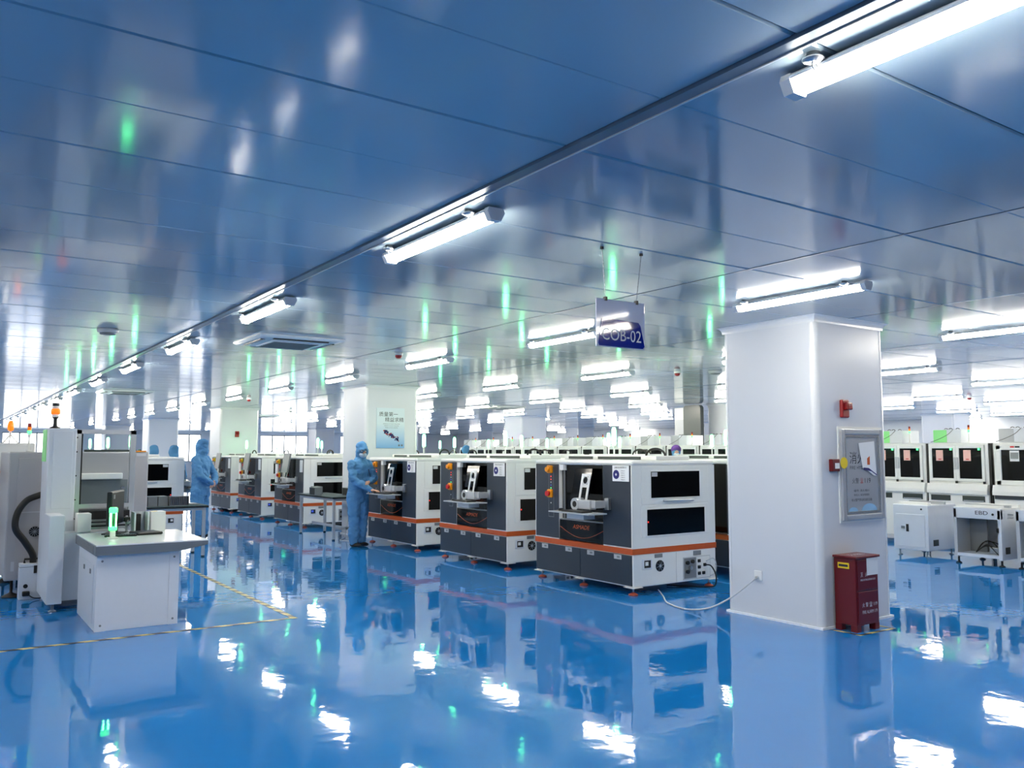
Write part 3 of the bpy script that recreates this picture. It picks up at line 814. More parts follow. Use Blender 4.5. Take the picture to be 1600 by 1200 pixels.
gm = thing('inspection_portal', 'tall white inspection machine with clear guard frame and black-amber tower light', 'machine', (.95, 9.3, 0))
B('tower_cabinet', 'cool_white', gm, 0, .45, .08, .26, .98, 1.79, r=.008)
B('lower_block', 'cool_white', gm, -.005, 0, .08, .13, .45, .93, r=.008)
B('lower_cover', 'cool_white', gm, .13, .18, .08, .75, .98, .74, r=.006)
B('cover_seam', 'light_grey', gm, .128, .176, .10, .136, .18, .72)
mb = MB().plate([(0,0),(.12,0),(0,.12)], (.26,.44,.74), (1,0,0), (0,0,1), -.01); mb.build('gusset', 'light_grey', gm)
B('tower_panel', 'cool_white', gm, .045, .444, .97, .225, .452, 1.76, r=.003)
B('portal_post', 'alu', gm, .26, .58, .74, .32, .64, 1.78); B('portal_post', 'alu', gm, .80, .58, .74, .855, .64, 1.78)
B('portal_beam', 'alu', gm, .26, .58, 1.74, .855, .64, 1.785); B('portal_rail', 'alu', gm, .32, .58, .96, .80, .64, 1.0)
B('guard_pane', 'acrylic', gm, .325, .60, 1.0, .80, .606, 1.74)
B('post_strip', 'black', gm, .32, .585, 1.0, .335, .60, 1.74)  # thin black strip along the inner side of the post
for z in (.85, 1.05, 1.3, 1.55, 1.70): MB().cyl((.28,.575,z),(.28,.58,z), .008, n=8).build('bolt', 'black', gm)
B('stage_well', 'black', gm, .33, .50, .76, .80, .9, .93)
for k, z in enumerate((.765, .80, .83)): B('stage_rail', 'steel', gm, .36, .20+.08*k, z, .80, .24+.08*k, z+.02)
B('stage_block', 'white', gm, .26, .16, .742, .385, .34, .93, r=.006)
tb = MB().lathe([(.05,0),(.05,.015),(.02,.03),(.016,.10),(.032,.125)], (.08,.7,1.79), 14).build('signal_tower', 'black', gm)
MB().lathe([(.034,0),(.034,.03)], (.08,.7,1.915), 14).build('ring', 'white', tb); MB().lathe([(.042,0),(.045,.03),(.042,.055)], (.08,.7,1.945), 14).build('amber_lens', 'amber_lit', tb)
MB().lathe([(.034,0),(.034,.03)], (.08,.7,2.0), 14).build('ring', 'white', tb); MB().lathe([(.033,0),(.033,.03)], (.08,.7,2.03), 14).build('cap', 'black', tb)
B('door_tag', 'green_card_and_reflection', gm, -.006, .60, 1.45, .001, .95, 1.78)
for x, y in ((.06,.08),(.7,.25),(.06,.9),(.7,.9)):
    MB().lathe([(.035,0),(.035,.01),(.012,.022),(.012,.08)], (x,y,0), 12).build('levelling_foot', 'steel', gm)

hb = thing('vacuum_unit', 'small white floor box with thick black hose beside the portal machine', 'vacuum', (.79, 10.30, 0))
B('box', 'cool_white', hb, 0, 0, .0, .22, .17, .37, r=.006); B('lid_seam', 'mid_grey', hb, -.002, -.002, .335, .222, .172, .34)
B('latch', 'black', hb, .13, -.012, .27, .16, 0, .35); MB().cyl((.06,-.01,.14),(.06,.0,.14), .022, n=12).build('port', 'black', hb)
MB().rbox(.03,-.05,.04,.10,.0,.09, r=.01).build('plug', 'black', hb)
MB().tube([(.05,.1,.37),(.05,.1,.41),(.2,.1,.41),(.2,.1,.37)], .012, 6).build('handle', 'black', hb)
MB().tube(catmull([(.13,.11,.37),(.12,.10,.46),(.04,.08,.60),(-.05,.06,.74),(-.04,.06,.90),(.04,.06,1.03),(.15,.10,1.08),(.20,.14,1.09)], 8), .034, 10).build('hose', 'rubber', hb)
MB().tube(catmull([(.08,-.04,.06),(.14,-.06,.02),(.25,-.04,.012),(.34,0,.012)], 5), .006, 5).build('cord', 'rubber', hb)

dk = thing('control_desk', 'white steel control desk with grey edged top in front of portal machine', 'desk', (1.2, 8.12, 0))
B('cabinet', 'cool_white', dk, 0, 0, .0, .68, 1.06, .655, r=.004)
B('corner_post', 'cool_white', dk, 0, -.004, 0, .09, .0, .655); B('corner_post', 'cool_white', dk, .60, -.004, 0, .684, .0, .655)
B('side_door', 'cool_white', dk, -.006, .12, .05, .0, .95, .56, r=.003)
for y in (.25, .62): B('door_latch', 'mid_grey', dk, -.012, y, .47, -.005, y+.05, .51)
for x in (.045, .64):
    for z in (.05, .60): MB().cyl((x,-.007,z),(x,-.003,z), .010, n=8).build('rivet', 'mid_grey', dk)
mb = MB().plate([(-.02,.655),(.66,.655),(.92,.70),(.92,.735),(-.02,.735)], (0, 1.18, 0), (1,0,0), (0,0,1), 1.25); mb.build('top_edge', 'desk_grey', dk)
B('worktop', 'white_gloss', dk, -.018, -.068, .735, .918, 1.178, .745)
vt = MB()
for k in range(5): vt.box(-.024, .05, .668+k*.013, -.019, 1.05, .674+k*.013)
vt.build('edge_vents', 'mid_grey', dk)
# things on the desk (top z = .745)
DZ = .746
gl = thing('signal_lamp', 'glowing green signal lamp on a white stand on the control desk', 'lamp', (1.40, 8.62, DZ))
B('base', 'white', gl, -.045, -.045, 0, .045, .045, .012, r=.004); MB().rbox(-.022,-.022,.012,.022,.022,.075, r=.006).build('stand', 'white', gl)
MB().lathe([(.034,0),(.037,.01),(.037,.03),(.026,.04)], (0,0,.075), 16).build('lower_lens', 'green_soft', gl)
MB().lathe([(.03,0),(.03,.12)], (0,0,.113), 16).build('tube_lens', 'green_off', gl)
for a in (45, 135, 225, 315): MB().cyl((.03*math.cos(R(a)), .03*math.sin(R(a)), .11), (.03*math.cos(R(a)), .03*math.sin(R(a)), .235), .007, n=6).build('light_bar', 'green_lamp', gl)
MB().lathe([(.028,0),(.038,.01),(.038,.045),(.03,.055)], (0,0,.232), 16).build('upper_lens', 'green_soft', gl)
mo = thing('monitor', 'black flat monitor seen edge-on from behind on the desk', 'monitor', (1.49, 9.10, DZ), R(68))
B('foot', 'black', mo, -.12, -.09, 0, .12, .09, .014, r=.006); MB().rbox(-.03,-.03,.012,.03,.0,.16, r=.008).build('neck', 'black', mo)
MB().rbox(-.25,-.03,.09,.25,.02,.42, r=.012).build('screen_case', 'black', mo); B('screen', 'black_glass', mo, -.235, .0195, .105, .235, .0215, .405); B('badge', 'steel', mo, -.20,-.032,.35,-.14,-.029,.39)
kb = thing('keyboard', 'thin black keyboard lying beside the green signal lamp', 'keyboard', (1.50, 8.80, DZ), R(-8))
B('case', 'black', kb, -.14, -.05, 0, .14, .05, .016, r=.004)
kk = MB()
for i in range(12):
    for j in range(4): kk.box(-.132+i*.022, -.042+j*.021, .016, -.114+i*.022, -.026+j*.021, .021)
kk.build('keys', 'slate', kb)
tp = thing('input_pad', 'black tablet pad lying flat on the white desk top', 'tablet', (1.75, 8.93, DZ), R(8))
B('case', 'black', tp, -.12, -.13, 0, .12, .13, .024, r=.010); B('pad_face', 'slate', tp, -.09, -.10, .0235, .09, .10, .026)
bxs = thing('open_box', 'white box with dark opening at the back of the desk', 'box', (1.74, 9.09, DZ))
for b in ((-.07,0,0,-.055,.18,.20),(.055,0,0,.07,.18,.20),(-.055,.165,0,.055,.18,.20),(-.055,0,.0,.055,.165,.012)): B('side', 'cool_white', bxs, *b)
B('insert', 'black', bxs, -.054, .05, .012, .0, .16, .18)
b2 = thing('carton', 'plain white carton with yellow sticker beside the open box', 'box', (1.86, 9.14, DZ))
B('body', 'white', b2, -.025, 0, 0, .115, .16, .20, r=.003); B('sticker', 'yellow', b2, -.02, .02, .1995, .04, .07, .2015)
jg = thing('camera_clamp', 'small steel clamp with black camera behind the monitor', 'clamp', (1.632, 9.275, DZ))
MB().cyl((0,0,0),(0,0,.16), .012, n=10).build('post', 'steel', jg); MB().rbox(-.03,-.03,.10,.03,.02,.15, r=.01).build('head', 'black', jg); MB().cyl((.012,-.06,.09),(.012,0,.12), .018, n=10).build('lens', 'chrome', jg)

# ------------------------------------------------------------------ tables
def table(name, loc, L, W, H, label, shelf=False):
    t = thing(name, label, 'table', loc)
    B('table_top', 'mat_green', t, 0, 0, H-.03, W, L, H, r=.008); B('edge', 'black', t, -.004, -.004, H-.034, W+.004, L+.004, H-.012)
    for x in (.05, W-.05):
        for y in (.06, L-.06): MB().box(x-.022, y-.022, .02, x+.022, y+.022, H-.03).build('leg', 'alu', t); 
    for x in (.05, W-.05):
        for y in (.06, L-.06): MB().lathe([(.026,0),(.026,.02)], (x,y,0), 10).build('foot_cap', 'rubber', t)
    B('apron', 'alu', t, .03, .04, H-.075, .06, L-.04, H-.034); B('apron', 'alu', t, W-.06, .04, H-.075, W-.03, L-.04, H-.034)
    B('apron', 'alu', t, .03, .04, H-.075, W-.03, .07, H-.034)
    if shelf: B('stretcher', 'alu', t, .03, .05, .18, W-.03, .09, .22); B('stretcher', 'alu', t, W/2-.02, .05, .18, W/2+.02, L-.05, .22)
    return t
table('work_table', (2.30, 12.95, 0), .72, 1.10, .76, 'grey work table with dark green top and cartridges beside back-turned worker')
table('narrow_table', (5.78, 13.98, 0), 1.72, .58, .76, 'narrow grey table with dark top behind the worker at keyboard', True)
def magazine(loc, label, n=9, rz=0.0, group=None):
    m = thing('strip_magazine', label, 'magazine', loc, rz, group)
    B('end_plate', 'cartridge', m, 0, 0, 0, .008, .13, .14); B('end_plate', 'cartridge', m, .262, 0, 0, .27, .13, .14)
    B('top_plate', 'cartridge', m, .008, 0, .132, .262, .13, .14); B('bottom_plate', 'cartridge', m, .008, 0, 0, .262, .13, .008); B('back_plate', 'black', m, .01, .12, .008, .26, .126, .132)
    for k in range(n): B('slot_fin', 'steel', m, .025+k*.026, .004, .008, .034+k*.026, .12, .132)
    return m
for k in range(3):
    magazine((2.56+.14*k, 13.04, .761), 'grey metal magazine seen end-on on work table, %s from the left' % ['first', 'second', 'third'][k], 4, R(90), 'metal magazines on the work table')
magazine((2.86, 13.0, .761), 'grey metal magazine turned broadside at the right of the magazine row', 9, 0, 'metal magazines on the work table')
magazine((5.86, 14.70, .761), 'grey ribbed magazine nearest the worker on the narrow table', 8, R(90), 'metal magazines on the narrow table').scale = (1, 1, 1)
magazine((6.02, 15.05, .761), 'grey magazine in the middle of the narrow table', 8, R(90), 'metal magazines on the narrow table')
magazine((6.30, 14.22, .761), 'magazine by the wall end of narrow table, partly behind worker', 6, R(90), 'metal magazines on the narrow table')
tr = thing('parts_tray', 'shiny flat steel tray on the work table corner', 'tray', (3.10, 13.2, .761)); B('plate', 'steel', tr, 0, 0, 0, .22, .3, .012, r=.004); B('insert', 'paper', tr, .03,.03,.012,.19,.2,.02)

# ------------------------------------------------------------------ fittings on the near column
fc = thing('fire_box', 'dark red fire extinguisher box on feet before the large column', 'fire box', (6.60, 4.385, 0))
B('body', 'box_red', fc, 0, 0, .055, .33, .21, .625, r=.004)
B('lid', 'box_red', fc, -.015, -.018, .625, .345, .215, .645, r=.005)
for x in (0, .27):
    for y in (0, .15): MB().prism([(x,y),(x+.06,y),(x+.06,y+.06),(x,y+.06)], 0, .056).build('foot', 'box_red', fc)
B('drawer_gap', 'black', fc, .02, -.0015, .345, .315, .001, .349)
fp = B('upper_flap', 'box_red', fc, .02, -.006, .355, .315, .0, .61, r=.003); lp = B('lower_flap', 'box_red', fc, .02, -.006, .075, .315, .0, .339, r=.003)
lettering('灭', .035, .04, (.08,-.007,.485), (1,0,0), (0,0,1), 'ink_white', fc); lettering('火', .035, .04, (.145,-.007,.485), (1,0,0), (0,0,1), 'ink_white', fc)
lettering('FIRE EXTINGUISHER BOX', .22, .016, (.17,-.007,.44), (1,0,0), (0,0,1), 'ink_white', fc)
lettering('火 警 ☎ 119', .22, .042, (.185,-.007,.225), (1,0,0), (0,0,1), 'ink_white', fc); lettering('FIRE ALARM 119', .22, .028, (.185,-.007,.165), (1,0,0), (0,0,1), 'ink_white', fc)
lettering('灭火器箱', .20, .07, (.16,.10,.6455), (1,0,0), (0,1,0), 'ink_white', fc)
B('paper_sheet', 'paper', fc, .155, -.0095, .475, .32, -.0065, .622); st = B('side_sticker', 'yellow', fc, -.003, .06, .535, .0, .17, .585); B('sticker_print', 'ink', st, -.004, .07, .55, -.0028, .16, .57)
for x0, y0, x1, y1, lab in ((6.52, 4.30, 7.05, 4.335, 'front'), (6.52, 4.335, 6.555, 4.60, 'left'), (7.015, 4.335, 7.05, 4.60, 'right')):
    o = B('floor_tape', 'tape', None, x0, y0, .0005, x1, y1, .002); tag(o, 'yellow and black floor tape strip at the %s of the fire box' % lab, 'tape', 'floor tapes around the fire box')
hy = thing('hydrant_cabinet', 'steel framed glass fire hydrant door set in the large column', 'hydrant', (6.76, 4.62, .93))
HW, HH = .65, .83
B('outer_trim', 'white', hy, -.02, -.010, -.02, HW+.02, .0, HH+.02)
for b in ((0,-.035,0,.05,-.008,HH),(HW-.05,-.035,0,HW,-.008,HH),(.05,-.035,0,HW-.05,-.008,.05),(.05,-.035,HH-.05,HW-.05,-.008,HH)): B('frame_bar', 'brushed', hy, *b, r=.008)
for b in ((.05,-.025,.05,.075,-.008,HH-.05),(HW-.075,-.025,.05,HW-.05,-.008,HH-.05),(.075,-.025,.05,HW-.075,-.008,.075),(.075,-.025,HH-.075,HW-.075,-.008,HH-.075+.025)): B('inner_bar', 'chrome', hy, *b)
B('door_sheet', 'brushed', hy, .075, -.014, .075, HW-.075, -.008, HH-.075)
f_ = -.0145
lettering('消火栓', .34, .11, (.31,f_,.565), (1,0,0), (0,0,1), 'ink', hy); lettering('FIRE HYDRANT', .34, .032, (.31,f_,.475), (1,0,0), (0,0,1), 'ink', hy)
lettering('火警', .10, .05, (.22,f_,.355), (1,0,0), (0,0,1), 'ink', hy); lettering('☎', .055, .05, (.315,f_,.355), (1,0,0), (0,0,1), 'ink_red', hy); lettering('119', .09, .045, (.41,f_,.355), (1,0,0), (0,0,1), 'ink', hy)
lettering('编号: 消火栓01', .24, .022, (.31,f_,.265), (1,0,0), (0,0,1), 'ink', hy); lettering('责任人: 安全管理员', .24, .020, (.31,f_,.225), (1,0,0), (0,0,1), 'ink', hy); lettering('非火警严禁动用消防设备', .32, .026, (.31,f_,.180), (1,0,0), (0,0,1), 'ink', hy)
ps = MB().plate([(.27,.70),(.52,.72),(.545,.40),(.50,.40),(.38,.46),(.33,.47)], (0,-.019,0), (1,0,0), (0,0,1), .003).build('torn_notice', 'paper', hy)
MB().plate([(.34,.475),(.42,.47),(.545,.41),(.545,.40),(.46,.44),(.34,.455)], (0,-.0215,0), (1,0,0), (0,0,1), .002).build('notice_edge', 'card_blue', hy)
MB().plate([(.40,.50),(.44,.50),(.44,.58),(.40,.56)], (0,-.0215,0), (1,0,0), (0,0,1), .002).build('notice_flame', 'orange', hy)
for cx, rr in ((.17,.07),(.42,.12)):
    MB().plate([(cx+rr*math.cos(R(a)), .078+rr*.55*math.sin(R(a))) for a in range(0, 181, 15)], (0,-.0155,0), (1,0,0), (0,0,1), .002).build('wave_print', 'poster_blue', hy)
sk = MB().cyl((6.775,4.582,1.45),(6.775,4.578,1.45), .052, n=24).build('round_sticker', 'yellow'); tag(sk, 'round yellow sticker on the hydrant door frame', 'sticker')
sk['label'] = 'round yellow sticker on the hydrant door frame'
cbn = thing('call_point', 'small red fire call point left of the hydrant door', 'alarm', (6.66, 4.62, 1.43)); B('case', 'box_red', cbn, -.055, -.04, -.055, .055, 0, .055, r=.006); B('glass', 'paper', cbn, -.02, -.044, -.03, .04, -.039, .02)
ab = thing('fire_sounder', 'red fire alarm sounder above the hydrant door', 'alarm', (6.84, 4.62, 1.95)); MB().rbox(-.055,-.035,-.09,.055,0,.075, r=.012).build('case', 'alarm_red', ab); MB().rbox(-.03,-.075,-.02,.05,-.03,.05, r=.012).build('strobe', 'red_lens', ab)
ab2 = copy_tree(ab); ab2.location = (6.91, CY0+2*CDY, 2.05); tag(ab2, 'red fire alarm on the distant column above the dark machines', 'alarm')
sk2 = thing('wall_socket', 'white wall socket low on the left face of large column', 'socket', (6.45, 5.30, .39)); B('plate', 'paper', sk2, -.014, -.045, -.045, 0, .045, .045, r=.004); MB().cyl((-.04,0,-.02),(-.014,0,-.02), .016, n=10).build('plug', 'light_grey', sk2)
cab = MB().tube(catmull([(6.41,5.30,.37),(6.37,5.33,.33),(6.27,5.48,.18),(6.18,5.68,.06),(6.15,5.95,.012),(6.25,6.3,.010),(6.5,6.62,.010),(6.75,6.95,.010)], 8), .008, 6).build('power_cable', 'cable_white')
tag(cab, 'pale power cable drooping from the column socket to the floor', 'cable')
sk3 = copy_tree(sk2); sk3.location = (6.45, 14.73, .40); tag(sk3, 'white wall socket under the narrow table on poster column', 'socket')
cab = MB().tube(catmull([(6.41,14.73,.38),(6.38,14.70,.25),(6.30,14.62,.03),(6.15,14.3,.010),(5.9,13.9,.010),(6.1,13.65,.010)], 8), .007, 6).build('power_cable', 'cable_white')
tag(cab, 'pale cable on the floor under the narrow table', 'cable')

# poster
po = thing('poster', 'blue and white quality slogan poster on the second column', 'poster', (6.66, 14.12, 1.62))
PWd, PHt = .57, .74
mp = bpy.data.materials.new('poster_print'); mp.use_nodes = True
nt = mp.node_tree; tc = nt.nodes.new('ShaderNodeTexCoord'); spz = nt.nodes.new('ShaderNodeSeparateXYZ'); rmp = nt.nodes.new('ShaderNodeValToRGB')
nt.links.new(tc.outputs['Generated'], spz.inputs[0]); nt.links.new(spz.outputs[2], rmp.inputs[0]); nt.links.new(rmp.outputs[0], nt.nodes['Principled BSDF'].inputs['Base Color'])
rmp.color_ramp.elements[0].color = srgb((120, 172, 222)); rmp.color_ramp.elements[1].color = srgb((214, 228, 236)); rmp.color_ramp.elements[1].position = .6
MATS['poster_print'] = mp
B('sheet', 'poster_print', po, 0, -.012, 0, PWd, 0, PHt)
lettering('质量第一', .38, .085, (.24,-.0128,.625), (1,0,0), (0,0,1), 'ink', po); lettering('精益求精', .38, .085, (.36,-.0128,.525), (1,0,0), (0,0,1), 'ink', po)
for k in range(3): lettering('质量是企业的生命 精益求精', .34-.04*k, .018, (.30,-.0128,.445-k*.035), (1,0,0), (0,0,1), 'ink_grey', po)
rr = random.Random(5)
bl = MB()
for k in range(26):
    t_ = k/25; x = .17+.26*t_+rr.uniform(-.02,.02); z = .30-.14*t_+rr.uniform(-.03,.03); s_ = rr.uniform(.008,.022)
    bl.box(x-s_, -.0145, z-s_, x+s_, -.012, z+s_)
bl.build('machine_picture', 'card_blue', po)
bl = MB()
for k in range(14):
    t_ = k/13; x = .17+.26*t_+rr.uniform(-.03,.03); z = .30-.14*t_+rr.uniform(-.04,.04); s_ = rr.uniform(.006,.012)
    bl.box(x-s_, -.0155, z-s_, x+s_, -.012, z+s_)
bl.build('picture_accents', 'ink_red', po)
for x in (.46, .52): MB().cyl((x,-.0140,.05),(x,-.012,.05), .018, n=14).build('seal', 'ink_grey', po)

# hanging sign
sg = thing('hanging_sign', 'hanging white sign reading COB-02 on a blue field', 'sign', (3.20, 3.80, 0))
sg.rotation_euler = (.007, 0, 0)
SW_, SB, ST = .39, 2.175, 2.465
B('board', 'sign_white', sg, 0, 0, SB, SW_, .008, ST, r=.002)
MB().plate([(.012,SB+.02),(.02,SB+.006),(.37,SB+.006),(.385,SB+.02),(.352,SB+.145),(.335,SB+.165),(.05,SB+.175),(.04,SB+.165)], (0,-.002,0), (1,0,0), (0,0,1), .002).build('blue_field', 'sign_blue', sg)
lettering('COB-02', .315, .072, (.198,-.0045,SB+.078), (1,0,0), (0,0,1), 'ink_white', sg)
for x, xt in ((.075,.05),(.325,.37)):
    B('clip', 'black', sg, x-.008, -.006, ST-.012, x+.008, .014, ST+.012)
    ch = MB(); n = 22
    for k in range(n):
        t0 = k/n; t1 = (k+1)/n
        p0 = Vector((x+(xt-x)*t0, .004, ST+.01+(CZ-ST-.012)*t0)); p1 = Vector((x+(xt-x)*t1, .004, ST+.01+(CZ-ST-.012)*t1))
        ch.bar(p0, p1, .0055 if k % 2 else .002, .002 if k % 2 else .0055)
    ch.build('chain', 'chrome', sg)
    B('ceiling_hook', 'black', sg, xt-.008, -.002, CZ-.016, xt+.008, .012, CZ)

# ceiling cassettes
def cassette(loc, label):
    c = thing('air_conditioner', label, 'air conditioner', loc, group='ceiling cassette air conditioners')
    s = .475
    mb = MB(); prof = [(s, 0), (s, -.012), (s-.03, -.03), (s-.14, -.04)]
    for d, z in prof: mb.v += [(-d,-d,z),(d,-d,z),(d,d,z),(-d,d,z)]
    for i in range(3):
        for k in range(4): mb.f.append((i*4+k, (i+1)*4+k, (i+1)*4+(k+1) % 4, i*4+(k+1) % 4)); mb.sm.append(False)
    mb.f.append((12,15,14,13)); mb.sm.append(False); mb.build('face_panel', 'white', c)
    for ax in range(4):
        a = R(90*ax); U = Vector((math.cos(a), math.sin(a), 0)); N = Vector((-math.sin(a), math.cos(a), 0))
        MB().obox(N*(s-.085)+Vector((0,0,-.036)), U, N, (0,0,1), s-.17, .022, .008).build('air_slot', 'black', c)
        MB().obox(N*(s-.10)+Vector((0,0,-.043)), U, N, (0,0,1), s-.17, .014, .003).build('louvre', 'light_grey', c)
    B('grille_frame', 'cool_white', c, -.28, -.28, -.05, .28, .28, -.038, r=.006)
    g = MB()
    for k in range(17): g.box(-.25, -.24+k*.03-.004, -.056, .25, -.24+k*.03+.004, -.049)
    g.build('grille_slats', 'mid_grey', c); B('logo_badge', 'black', c, -.30, s-.06, -.033, -.26, s-.05, -.03)
    return c
cassette((3.20, 9.07, CZ), 'white square ceiling air conditioner nearest, left of the second tube lamp row')
cassette((3.15, 18.6, CZ), 'white ceiling air conditioner far at left above the guard frame')
cassette((12.9, 19.3, CZ), 'white ceiling air conditioner far off before the mid-picture column')
cassette((9.2, 28.6, CZ), 'white ceiling air conditioner farthest, between the lamp rows')
# detectors
def detector(x, y, label, red=True):
    d = thing('smoke_detector' if red else 'ceiling_speaker', label, 'detector' if red else 'speaker', (x, y, CZ))
    if red:
        MB().lathe([(.05,0),(.052,-.02),(.045,-.035)], (0,0,0), 16).build('base', 'white', d); MB().lathe([(.043,-.035),(.04,-.06),(.02,-.075)], (0,0,0), 16).build('cap', 'alarm_red', d)
    else:
        MB().lathe([(.10,0),(.10,-.025),(.085,-.04)], (0,0,0), 20).build('body', 'light_grey', d); MB().lathe([(.075,-.04),(.07,-.055),(.03,-.06)], (0,0,0), 20).build('grille', 'mid_grey', d)
    return d
detector(4.70, 9.35, 'red-capped smoke detector in front of the poster column top')
detector(9.30, 9.10, 'red-capped smoke detector left of the large column top')
detector(5.9, 19.3, 'red-capped smoke detector far off by the pale distant column')
detector(18.9, 9.6, 'red-capped smoke detector at right above the white line machines')
detector(1.38, 9.2, 'grey round ceiling speaker left of the wide ceiling strip', False)
detector(9.75, 8.75, 'grey round ceiling speaker near the large column left edge', False)
detector(18.2, 8.0, 'grey round ceiling speaker at the right edge of the picture', False)

# floor tapes
for x0, y0, x1, y1, lab in ((-1.2, 7.73, 2.87, 7.785, 'yellow and black floor tape running in front of the control desk'), (2.815, 7.79, 2.87, 13.9, 'yellow and black floor tape running away along the aisle')):
    tag(B('floor_tape', 'tape', None, x0, y0, .0005, x1, y1, .002), lab, 'tape')

# ------------------------------------------------------------------ people
def blob(name, shapes, voxel, material, parent=None, wrinkle=0.0, smooth_it=4):
    """shapes: ('c', p0, r0, p1, r1) tapered capsules, ('e', c, rx, ry, rz) ellipsoids, ('l', rings) lofts; fused into one skin"""
    mb = MB()
    for s in shapes:
        if s[0] == 'c':
            p0, r0, p1, r1 = Vector(s[1]), s[2], Vector(s[3]), s[4]
            mb.sphere(p0, r0); mb.sphere(p1, r1); mb.cyl(p0, p1, r0, r1, 14)
        elif s[0] == 'e':
            mb.sphere(s[1], s[2], s[3], s[4], 16, 12)
        else:
            n = 20; o = len(mb.v); rg = s[1]
            for (cx, cy, cz, rx, ry) in rg:
                mb.v += [(cx+rx*math.cos(2*math.pi*k/n), cy+ry*math.sin(2*math.pi*k/n), cz) for k in range(n)]
            for i in range(len(rg)-1):
                for k in range(n): mb.f.append((o+i*n+k, o+i*n+(k+1) % n, o+(i+1)*n+(k+1) % n, o+(i+1)*n+k)); mb.sm.append(True)
            mb.f += [tuple(o+k for k in reversed(range(n))), tuple(o+(len(rg)-1)*n+k for k in range(n))]; mb.sm += [False, False]
    o = link('tmp', mb.mesh('tmp', material))
    rm = o.modifiers.new('r', 'REMESH'); rm.mode = 'VOXEL'; rm.voxel_size = voxel
    sm = o.modifiers.new('s', 'SMOOTH'); sm.iterations = smooth_it; sm.factor = .5
    dg = bpy.context.evaluated_depsgraph_get()
    me = bpy.data.meshes.new_from_object(o.evaluated_get(dg))
    bpy.data.objects.remove(o)
    if wrinkle:
        nn = [v.normal.copy() for v in me.vertices]
        for v, n_ in zip(me.vertices, nn):
            p = v.co
            w = noise.noise(Vector((p.x*9, p.y*9, p.z*14 + p.x*6))) + .5*noise.noise(Vector((p.x*22, p.y*22, p.z*30)))
            v.co = p + n_*w*wrinkle
    me.polygons.foreach_set('use_smooth', [True]*len(me.polygons))
    me.name = name
    if not me.materials: me.materials.append(MATS[material])
    return link(name, me, parent)
def hand(parent, wrist, d, side, up, curl=.35):
    """five fingers; d = pointing direction, side = thumb side, up = back of the hand"""
    w, d, sd, u = Vector(wrist), Vector(d).normalized(), Vector(side).normalized(), Vector(up).normalized()
    sh = [('c', w - d*.02, .022, w + d*.03, .024)]
    for k in range(4):
        a = w + d*.02 + sd*(.024-.016*k); sh.append(('c', a, .013, w + d*.085 + sd*(.027-.018*k), .0115))
    for k, L in enumerate((.065, .075, .07, .055)):
        b0 = w + d*.085 + sd*(.027-.018*k)
        d1 = (d - u*curl*.5).normalized(); d2 = (d - u*curl*1.3).normalized()
        b1 = b0 + d1*L*.5; b2 = b1 + d2*L*.5
        sh += [('c', b0, .0092, b1, .0085), ('c', b1, .0085, b2, .0072)]
    t0 = w + d*.025 + sd*.026; t1 = t0 + (d*.6 + sd*.8).normalized()*.035; t2 = t1 + (d - u*curl*.6).normalized()*.03
    sh += [('c', t0, .013, t1, .0105), ('c', t1, .0105, t2, .0085)]
    return blob('hand', sh, .0045, 'skin', parent, smooth_it=2)
